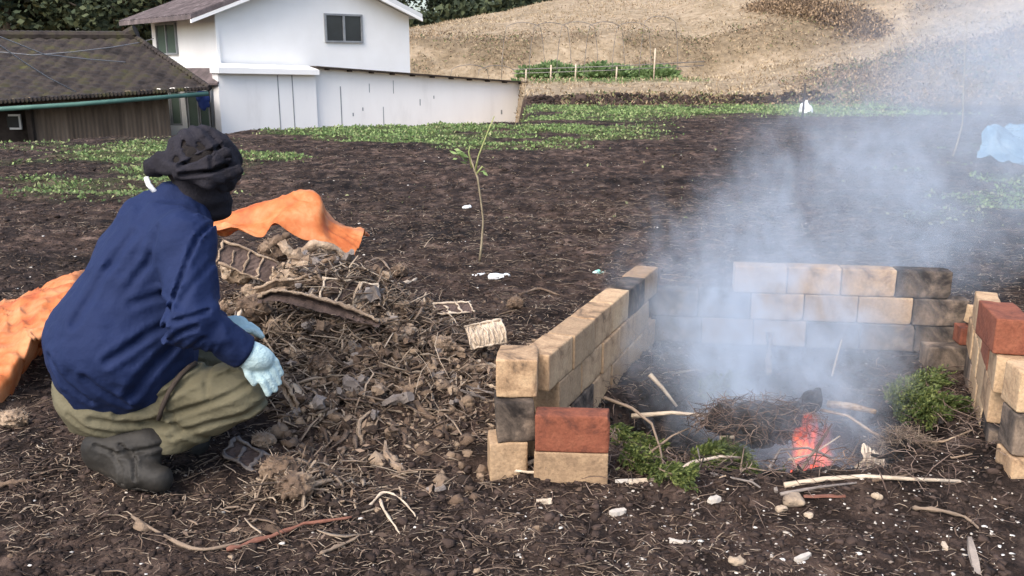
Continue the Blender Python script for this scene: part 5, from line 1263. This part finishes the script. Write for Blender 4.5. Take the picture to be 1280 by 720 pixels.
stick([(812, 468, 3.35), (828, 485, 3.33), (846, 508, 3.30)], .010, 'whitish stick leaning in the smoke left of the bundle', 'palewood')
stick([(790, 520, 3.15), (840, 516, 3.1), (888, 520, 3.05)], .010, 'pale stick lying flat left of the charred bundle', 'palewood')
stick([(970, 618, 2.62), (962, 585, 2.68), (975, 562, 2.74), (1010, 560, 2.76), (1060, 580, 2.72)], .006, 'looping bare twig in front of the flames', 'greywood')
stick([(1000, 590, 2.66), (1020, 560, 2.76), (1040, 530, 2.90)], .006, 'dark twig crossing the flames', 'bark')
stick([(980, 612, 2.60), (1030, 603, 2.62), (1080, 600, 2.64), (1140, 604, 2.66), (1200, 608, 2.68)], .008, 'long pale branch lying along the pit before the flames', 'palewood')
stick([(975, 622, 2.58), (1020, 614, 2.60), (1070, 612, 2.60)], .006, 'second thin branch under the long pale branch', 'greywood')
stick([(1025, 512, 2.98), (1060, 520, 2.95), (1090, 540, 2.88), (1120, 555, 2.82), (1180, 552, 2.80), (1215, 540, 2.82)], .006, 'long curved twig reaching right over the straw ball', 'rotwood')
stick([(1035, 505, 3.05), (1065, 508, 3.0), (1095, 515, 2.95)], .016, 'thick pale branch end sticking out of the fire', 'rotwood')
stick([(900, 548, 2.86), (918, 546, 2.84)], .010, 'pale cut stick end at the left of the bundle', 'palewood')
stick([(1118, 500, 3.3), (1140, 492, 3.3), (1165, 498, 3.3)], .006, 'bare twig hooked over the upper cedar branch', 'twig')
stick([(962, 415, 3.62), (961, 450, 3.60), (960, 480, 3.58)], .022, 'upright pale split post standing before the back wall in the smoke', 'rotwood', 'post', 'post')
for i_, (pts_, r_, lb_, mm_) in enumerate([
 ([(812, 566, 2.8), (840, 545, 2.86), (862, 535, 2.9)], .005, 'thin stick between the left cedar and the bundle', 'twig'),
 ([(868, 606, 2.62), (876, 580, 2.68), (872, 560, 2.74)], .004, 'upright twiglet in front of the bright cedar branch', 'greywood'),
 ([(905, 620, 2.6), (925, 590, 2.68), (930, 560, 2.76)], .004, 'slim twig crossing the drooping cedar branch', 'twig'),
 ([(770, 590, 2.75), (800, 575, 2.8), (826, 572, 2.8)], .004, 'greenish stalk low in the left corner of the pit', 'stem'),
 ([(1040, 598, 2.66), (1062, 575, 2.76), (1075, 550, 2.86)], .005, 'dark twig between the flames and the bark curl', 'bark'),
 ([(985, 575, 2.76), (1015, 568, 2.78), (1050, 545, 2.84)], .005, 'pale twig lying over the foot of the flames', 'palewood'),
 ([(900, 600, 2.64), (935, 585, 2.7), (965, 590, 2.68)], .004, 'short twig under the charred bundle', 'rotwood'),
 ([(1090, 606, 2.62), (1130, 598, 2.66), (1160, 588, 2.7)], .005, 'dark stick passing below the straw ball mouth', 'bark'),
 ([(1160, 560, 2.85), (1190, 575, 2.8), (1215, 570, 2.82)], .004, 'dry stalk right of the straw ball', 'straw'),
 ([(840, 470, 3.5), (870, 462, 3.5), (905, 470, 3.48)], .007, 'smoky stick deep in the enclosure by the faint cedar', 'greywood'),
 ([(1040, 470, 3.4), (1045, 450, 3.45), (1052, 425, 3.5)], .005, 'thin upright stick in the smoke right of the split post', 'palewood')]):
    stick(pts_, r_, lb_, mm_, 'twig', 'twig')
# charred bundle
def charred():
    p = at(946, 530, 2.90); r = .135
    root = empty('charred_root_ball', (p[0], p[1], p[2]-.1), 'smouldering dark root ball in the middle of the fire pit', 'root ball')
    def fn(q):
        d = (q-p)/r
        return (np.linalg.norm(d/np.array([1.45, 1.0, .62]), axis=1)-.8-.5*fbm(d[:, 0]*1.8, d[:, 1]*1.8, d[:, 2]*1.8, o=4, s=5, g=.65))*r*.6
    V, Fq = nets(fn, p-r*1.9, p+r*1.9, r/18); npmesh('core', V, Fq, M['char'], root)
    n = 600; D = RNG.normal(0, 1, (n, 3)); D /= np.linalg.norm(D, axis=1)[:, None]; D[:, 2] = np.abs(D[:, 2])-.15; D *= RNG.uniform(.85, 1.25, (n, 1))
    strips('fibres', p+D*np.array([1.5, 1, .66])*r*.95, RNG.uniform(0, 2*pi, n), RNG.uniform(.04, .12, n), .0035, M['charstraw'], bend=.6, parent=root, pitch=RNG.normal(0, .4, n))
    V, Fq = nets(lambda q: smin(cone(q, at(1005, 515, 2.98), at(1015, 500, 2.97), .035, .030), cone(q, at(1015, 500, 2.97), at(1020, 490, 2.97), .03, .016), k=.02)-.008*vn(q[:, 0]*40, q[:, 1]*40, q[:, 2]*40), at(1012, 502, 2.97)-.12, at(1012, 502, 2.97)+.12, .007)
    npmesh('root_end', V, Fq, M['char'], root)
charred()
# straw ball with dark hollow
def strawball():
    p = at(1128, 572, 2.82); r = .085
    root = empty('straw_root_ball', (p[0], p[1], p[2]-.08), 'hollow straw-covered root ball with a burnt mouth at the right of the fire', 'root ball')
    front = unit(np.array([-.15, -1, .25]))
    def fn(q):
        d = (q-p)/r
        s_ = (np.linalg.norm(d/np.array([1.25, 1.0, .9]), axis=1)-.85-.3*fbm(d[:, 0]*2.2, d[:, 1]*2.2, d[:, 2]*2.2, o=3, s=15))*r*.7
        return np.maximum(s_, -ball(q, p+front*r*.8-UP*.015, r*.72))
    V, Fq = nets(fn, p-r*1.8, p+r*1.8, r/16); npmesh('core', V, Fq, M['char'], root)
    n = 420; a = RNG.uniform(-.1, pi+.1, n); e_ = RNG.uniform(-.7, .8, n)
    Q = p+np.stack([np.cos(a)*r*1.25*np.cos(e_*.6), e_*r*.8, np.sin(a)*r*.95], -1)
    strips('straw', Q, RNG.uniform(0, 2*pi, n), RNG.uniform(.03, .10, n), .003, M['twig'], bend=.6, parent=root, pitch=RNG.normal(0, .5, n))
strawball()
# curled ribbed cardboard
def curl():
    p = at(1082, 583, 2.70); ax = unit([.72, .2, -.55]); ay = unit(np.cross([0, -1, .35], ax)); az = np.cross(ax, ay)
    root = empty('curled_bark', p, 'pale ribbed curl of bark at the front of the fire', 'bark curl')
    V = []; N_, K_ = 30, 16
    for side in (0, .004):
        for i in range(N_):
            for j in range(K_):
                a = (i/(N_-1)-.5)*.11; q = (j/(K_-1)-.5)*2.3; rr = .052+.004*math.sin(i*1.35)-side+.006*math.sin(j*.9)
                V.append(p+ay*(rr*math.sin(q)*1.1)-az*(rr*cos(q)-.03)*-1+ax*(a*(1-.15*cos(q))))
    g = N_*K_; F_ = []
    for i in range(N_-1):
        for j in range(K_-1):
            q = [i*K_+j, (i+1)*K_+j, (i+1)*K_+j+1, i*K_+j+1]; F_.append(q); F_.append([k+g for k in q[::-1]])
    MB().add(V, F_).build('shell', M['palewood'], root, True)
    for k in range(5):
        a = (k/4-.5)*.10
        MB().tube([p+ay*(.058*math.sin(q)*1.1)+az*(.058*cos(q)-.03)+ax*(a*(1-.15*cos(q))) for q in np.linspace(-1.15, 1.15, 12)], .0035, 5).build('ridge', M['palewood'], root, True)
curl()
# ash and char crumbs in the pit
n = 2600; a = RNG.uniform(0, 2*pi, n); rr = np.sqrt(RNG.random(n)); x = PIT[0]+.60*rr*np.cos(a); y = PIT[1]+.1+.42*rr*np.sin(a)
tag(lumps('char_crumbs', np.stack([x, y, H(x, y)+.004], -1), RNG.lognormal(-4.8, .5, n), M['char']), 'black charcoal crumbs on the floor of the fire pit', 'charcoal', kind='stuff')
n = 2600; x = RNG.normal(.90, .36, n); y = RNG.normal(3.0, .26, n); tag(strips('pit_twigs', np.stack([x, y, H(x, y)+RNG.random(n)*.05], -1), RNG.uniform(0, pi, n), RNG.uniform(.03, .14, n), RNG.uniform(.002, .006, n), M['charstraw'], bend=.5, lift=.4, pitch=RNG.normal(0, .3, n)), 'singed twigs and straw heaped in the fire pit', 'twigs', kind='stuff')
cb = MB()
for k in range(70):
    x0, y0 = RNG.normal(.92, .26), RNG.normal(2.92, .16); yaw = RNG.uniform(0, pi); L_ = RNG.uniform(.06, .2); z0 = Hs(x0, y0)+.012+RNG.random()*.05
    cb.tube([(x0+s_*L_*cos(yaw)+RNG.normal(0, .004), y0+s_*L_*sin(yaw)+RNG.normal(0, .004), z0+s_*L_*RNG.normal(0, .25)) for s_ in (-.5, -.25, 0, .25, .5)], [RNG.uniform(.004, .011)*q for q in (.8, 1, 1, .9, .6)], 7, .5, k)
tag(cb.build('charred_wood', M['char']), 'blackened wood pieces lying crisscross on the pit floor', 'charred wood', kind='stuff')
# flames
def flames():
    c = at(1016, 565, 2.80); top = at(1016, 508, 2.84)
    A_ = [(at(1004, 598, 2.78), at(998, 542, 2.82), .040), (at(1016, 600, 2.79), at(1012, 524, 2.86), .046), (at(1030, 588, 2.80), at(1036, 536, 2.86), .036)]
    def fn(q):
        return smin(*[cone(q, a, b, r_, r_*.55) for a, b, r_ in A_], k=.03)
    V, Fq = nets(fn, np.minimum(c, top)-.16, np.maximum(c, top)+.16, .008)
    m = bpy.data.materials.new('flame'); m.use_nodes = True; nt = m.node_tree; N = nt.nodes; L = nt.links; N.remove(N['Principled BSDF'])
    tc = N.new('ShaderNodeTexCoord'); mp = N.new('ShaderNodeMapping'); mp.inputs['Scale'].default_value = (1, 1, .42); L.new(tc.outputs['Object'], mp.inputs[0])
    no = N.new('ShaderNodeTexNoise'); no.inputs['Scale'].default_value = 34; no.inputs['Detail'].default_value = 4; no.inputs['Distortion'].default_value = .9; L.new(mp.outputs[0], no.inputs['Vector'])
    n2 = N.new('ShaderNodeTexNoise'); n2.inputs['Scale'].default_value = 11; n2.inputs['Detail'].default_value = 2; L.new(mp.outputs[0], n2.inputs['Vector'])
    def mr(src, a, b, c_, d):
        k = N.new('ShaderNodeMapRange'); k.interpolation_type = 'SMOOTHSTEP'
        for i_, q in enumerate((a, b, c_, d)): k.inputs[i_+1].default_value = q
        L.new(src, k.inputs[0]); return k.outputs[0]
    def mul(a, b):
        k = N.new('ShaderNodeMath'); k.operation = 'MULTIPLY'; L.new(a, k.inputs[0]); L.new(b, k.inputs[1]); return k.outputs[0]
    e = mul(mr(no.outputs['Fac'], .43, .62, .0, 1), mr(n2.outputs['Fac'], .38, .56, .15, 1))
    sx = N.new('ShaderNodeSeparateXYZ'); L.new(tc.outputs['Object'], sx.inputs[0])
    e = mul(e, mr(sx.outputs['Z'], float(top[2])+.06, float(c[2])-.02, .15, 1))
    cr = N.new('ShaderNodeValToRGB'); el = cr.color_ramp.elements; el[0].position = .1; el[0].color = (.75, .045, .01, 1); el[1].position = .95; el[1].color = (1, .17, .045, 1); L.new(e, cr.inputs[0])
    e = mul(e, mr(sx.outputs['X'], float(c[0])-.085, float(c[0])-.03, 0, 1)); e = mul(e, mr(sx.outputs['X'], float(c[0])+.085, float(c[0])+.03, 0, 1))
    st = N.new('ShaderNodeMath'); st.operation = 'MULTIPLY'; st.inputs[1].default_value = 27; L.new(e, st.inputs[0])
    em = N.new('ShaderNodeEmission'); L.new(cr.outputs[0], em.inputs[0]); L.new(st.outputs[0], em.inputs[1])
    L.new(em.outputs[0], N['Material Output'].inputs['Volume'])
    o = npmesh('flame', V, Fq, m)
    import bmesh
    bm = bmesh.new(); bm.from_mesh(o.data); bmesh.ops.recalc_face_normals(bm, faces=bm.faces); bm.to_mesh(o.data); bm.free()
    tag(o, 'red orange flames licking up through the twigs in the pit', 'flame')
    g = MB()
    for k in range(22):
        p = at(985+RNG.random()*60, 585+RNG.random()*22, 2.74+RNG.random()*.1); p[2] = max(p[2], Hs(p[0], p[1])+.004); q = p+RNG.normal(0, .02, 3)*np.array([1, 1, .3]); g.tube([p, (p+q)/2, q], [.004, .006, .003], 5, .3, k)
    m2 = bpy.data.materials.new('ember'); m2.use_nodes = True; b = m2.node_tree.nodes['Principled BSDF']; b.inputs['Base Color'].default_value = (.05, .01, .01, 1); b.inputs['Emission Color'].default_value = (1, .09, .02, 1); b.inputs['Emission Strength'].default_value = .8
    tag(g.build('embers', m2), 'glowing red embers under the flames', 'embers', kind='stuff')
flames()
# ------------------------------------------------------------------ smoke
def smoke():
    ys = [2.55, 2.9, 3.3, 3.8, 4.5, 6.0, 9.0, 14.0, 20.0]
    cx = [1.00, 1.00, .98, 1.14, 1.78, 3.25, 5.6, 9.2, 13.3]
    cz = [.00, .04, .12, .24, .48, .80, 1.15, 1.7, 2.3]
    rx = [.18, .34, .60, .74, .86, 1.50, 2.5, 3.9, 5.4]
    rz = [.12, .25, .38, .52, .72, 1.05, 1.5, 2.2, 3.0]
    den = [.3, 2.8, 2.9, 1.6, .52, .22, .09, .035, .0]
    y0, y1 = ys[0], ys[-1]
    MARG = 1.35
    V = []; K = 20; ysf = np.concatenate([np.linspace(2.55, 4.5, 12), np.linspace(5, 20, 12)])
    g = lambda a, t: np.interp(t, ys, a)
    for t in ysf:
        for k in range(K):
            q = 2*pi*k/K; V.append((g(cx, t)+g(rx, t)*MARG*cos(q), t, max(g(cz, t)+g(rz, t)*MARG*sin(q), -.4)))
    n = len(ysf)
    F_ = [(i*K+j, i*K+(j+1) % K, (i+1)*K+(j+1) % K, (i+1)*K+j) for i in range(n-1) for j in range(K)]+[tuple(range(K))[::-1], tuple(range((n-1)*K, n*K))]
    m = bpy.data.materials.new('smoke'); m.use_nodes = True; nt = m.node_tree; N = nt.nodes; L = nt.links; N.remove(N['Principled BSDF'])
    tc = N.new('ShaderNodeTexCoord'); sx = N.new('ShaderNodeSeparateXYZ'); L.new(tc.outputs['Object'], sx.inputs[0])
    def math_(op, a, b=None, c=None):
        k = N.new('ShaderNodeMath'); k.operation = op
        for i, q in enumerate((a, b, c)):
            if q is None: continue
            if isinstance(q, (int, float)): k.inputs[i].default_value = q
            else: L.new(q, k.inputs[i])
        return k.outputs[0]
    yn = math_('DIVIDE', math_('SUBTRACT', sx.outputs['Y'], y0), y1-y0)
    def curve(vals, scale):
        c = N.new('ShaderNodeFloatCurve'); cm = c.mapping; cu = cm.curves[0]
        pts = [((yy-y0)/(y1-y0), v/scale) for yy, v in zip(ys, vals)]
        while len(cu.points) < len(pts): cu.points.new(.5, .5)
        for i, (a, b) in enumerate(pts): cu.points[i].location = (a, b); cu.points[i].handle_type = 'VECTOR'
        cm.update(); L.new(yn, c.inputs[1]); return math_('MULTIPLY', c.outputs[0], scale)
    # wandering distortion
    mp = N.new('ShaderNodeMapping'); mp.inputs['Scale'].default_value = (1.0, .55, .8); L.new(tc.outputs['Object'], mp.inputs[0])
    n1 = N.new('ShaderNodeTexNoise'); n1.inputs['Scale'].default_value = 2.6; n1.inputs['Detail'].default_value = 5; n1.inputs['Roughness'].default_value = .55; n1.inputs['Distortion'].default_value = 1.1; L.new(mp.outputs[0], n1.inputs['Vector'])
    n2 = N.new('ShaderNodeTexNoise'); n2.inputs['Scale'].default_value = .7; n2.inputs['Detail'].default_value = 2; L.new(mp.outputs[0], n2.inputs['Vector'])
    X_ = math_('DIVIDE', math_('SUBTRACT', sx.outputs['X'], curve(cx, 14)), curve(rx, 5))
    Z_ = math_('DIVIDE', math_('SUBTRACT', sx.outputs['Z'], curve(cz, 3)), curve(rz, 4))
    r2 = math_('SQRT', math_('ADD', math_('MULTIPLY', X_, X_), math_('MULTIPLY', Z_, Z_)))
    r3 = math_('ADD', r2, math_('MULTIPLY', math_('SUBTRACT', n1.outputs['Fac'], .5), 1.7))
    f = N.new('ShaderNodeMapRange'); f.interpolation_type = 'SMOOTHSTEP'; f.inputs[1].default_value = 1.15; f.inputs[2].default_value = .35; f.inputs[3].default_value = 0; f.inputs[4].default_value = 1; L.new(r3, f.inputs[0])
    w_ = N.new('ShaderNodeMapRange'); w_.inputs[1].default_value = .36; w_.inputs[2].default_value = .66; w_.inputs[3].default_value = .08; w_.inputs[4].default_value = 2.0; L.new(n1.outputs['Fac'], w_.inputs[0])
    w2 = N.new('ShaderNodeMapRange'); w2.inputs[1].default_value = .38; w2.inputs[2].default_value = .6; w2.inputs[3].default_value = .5; w2.inputs[4].default_value = 1.3; L.new(n2.outputs['Fac'], w2.inputs[0])
    n3 = N.new('ShaderNodeTexNoise'); n3.inputs['Scale'].default_value = 6.5; n3.inputs['Detail'].default_value = 4; n3.inputs['Distortion'].default_value = 1.8; L.new(mp.outputs[0], n3.inputs['Vector'])
    w3 = N.new('ShaderNodeMapRange'); w3.inputs[1].default_value = .40; w3.inputs[2].default_value = .62; w3.inputs[3].default_value = .45; w3.inputs[4].default_value = 1.75; L.new(n3.outputs['Fac'], w3.inputs[0])
    d = math_('MULTIPLY', math_('MULTIPLY', math_('MULTIPLY', f.outputs[0], w3.outputs[0]), curve(den, 3)), math_('MULTIPLY', w_.outputs[0], w2.outputs[0]))
    pv = N.new('ShaderNodeVolumePrincipled'); pv.inputs['Color'].default_value = (.70, .79, .90, 1); pv.inputs['Anisotropy'].default_value = .0; L.new(d, pv.inputs['Density'])
    L.new(pv.outputs[0], N['Material Output'].inputs['Volume'])
    o = MB().add(V, F_).build('smoke', m)
    import bmesh
    bm = bmesh.new(); bm.from_mesh(o.data); bmesh.ops.recalc_face_normals(bm, faces=bm.faces); bm.to_mesh(o.data); bm.free()
    tag(o, 'bluish white smoke drifting up and right from the burning pit', 'smoke', kind='stuff')
    try: m.cycles.volume_step_rate = 1.0
    except Exception: pass
smoke()
scene.cycles.volume_bounces = 2
scene.cycles.volume_step_rate = 1.5
scene.cycles.volume_max_steps = 128
scene.cycles.transparent_max_bounces = 16
# ------------------------------------------------------------------ world, sun, camera
def world():
    w = bpy.data.worlds.new('World'); scene.world = w; w.use_nodes = True
    nt = w.node_tree; bg = nt.nodes['Background']
    sk = nt.nodes.new('ShaderNodeTexSky'); sk.sky_type = 'NISHITA'; sk.sun_disc = False
    sk.sun_elevation = radians(48); sk.sun_rotation = radians(SUNROT); sk.air_density = 1.0; sk.dust_density = 3.5; sk.ozone_density = 1.0
    nt.links.new(sk.outputs[0], bg.inputs[0]); bg.inputs[1].default_value = .15
    l = bpy.data.lights.new('sun', 'SUN'); l.energy = 1.0; l.angle = radians(50); l.color = (1, .96, .9)
    o = bpy.data.objects.new('sun', l); COL.objects.link(o)
    # azimuth measured clockwise from +Y
    az = radians(SUNROT); el = radians(48)
    d = np.array([sin(az)*cos(el), cos(az)*cos(el), sin(el)])
    import mathutils
    o.rotation_euler = mathutils.Vector((-d[0], -d[1], -d[2])).to_track_quat('-Z', 'Y').to_euler()
SUNROT = 215
world()
cam = bpy.data.cameras.new('camera'); co = bpy.data.objects.new('camera', cam); COL.objects.link(co)
co.location = (0, 0, CAMH); co.rotation_euler = (radians(90)-PITCH, 0, 0)
cam.sensor_width = 36; cam.lens = 36*FPX/1280; cam.clip_end = 500; cam.clip_start = .05
scene.camera = co
scene.view_settings.view_transform = 'Standard'; scene.view_settings.look = 'None'; scene.view_settings.gamma = 1
scene.view_settings.use_curve_mapping = False
scene.view_settings.exposure = 1.27
scene.cycles.max_bounces = 5; scene.cycles.diffuse_bounces = 3; scene.cycles.glossy_bounces = 2; scene.cycles.transmission_bounces = 3
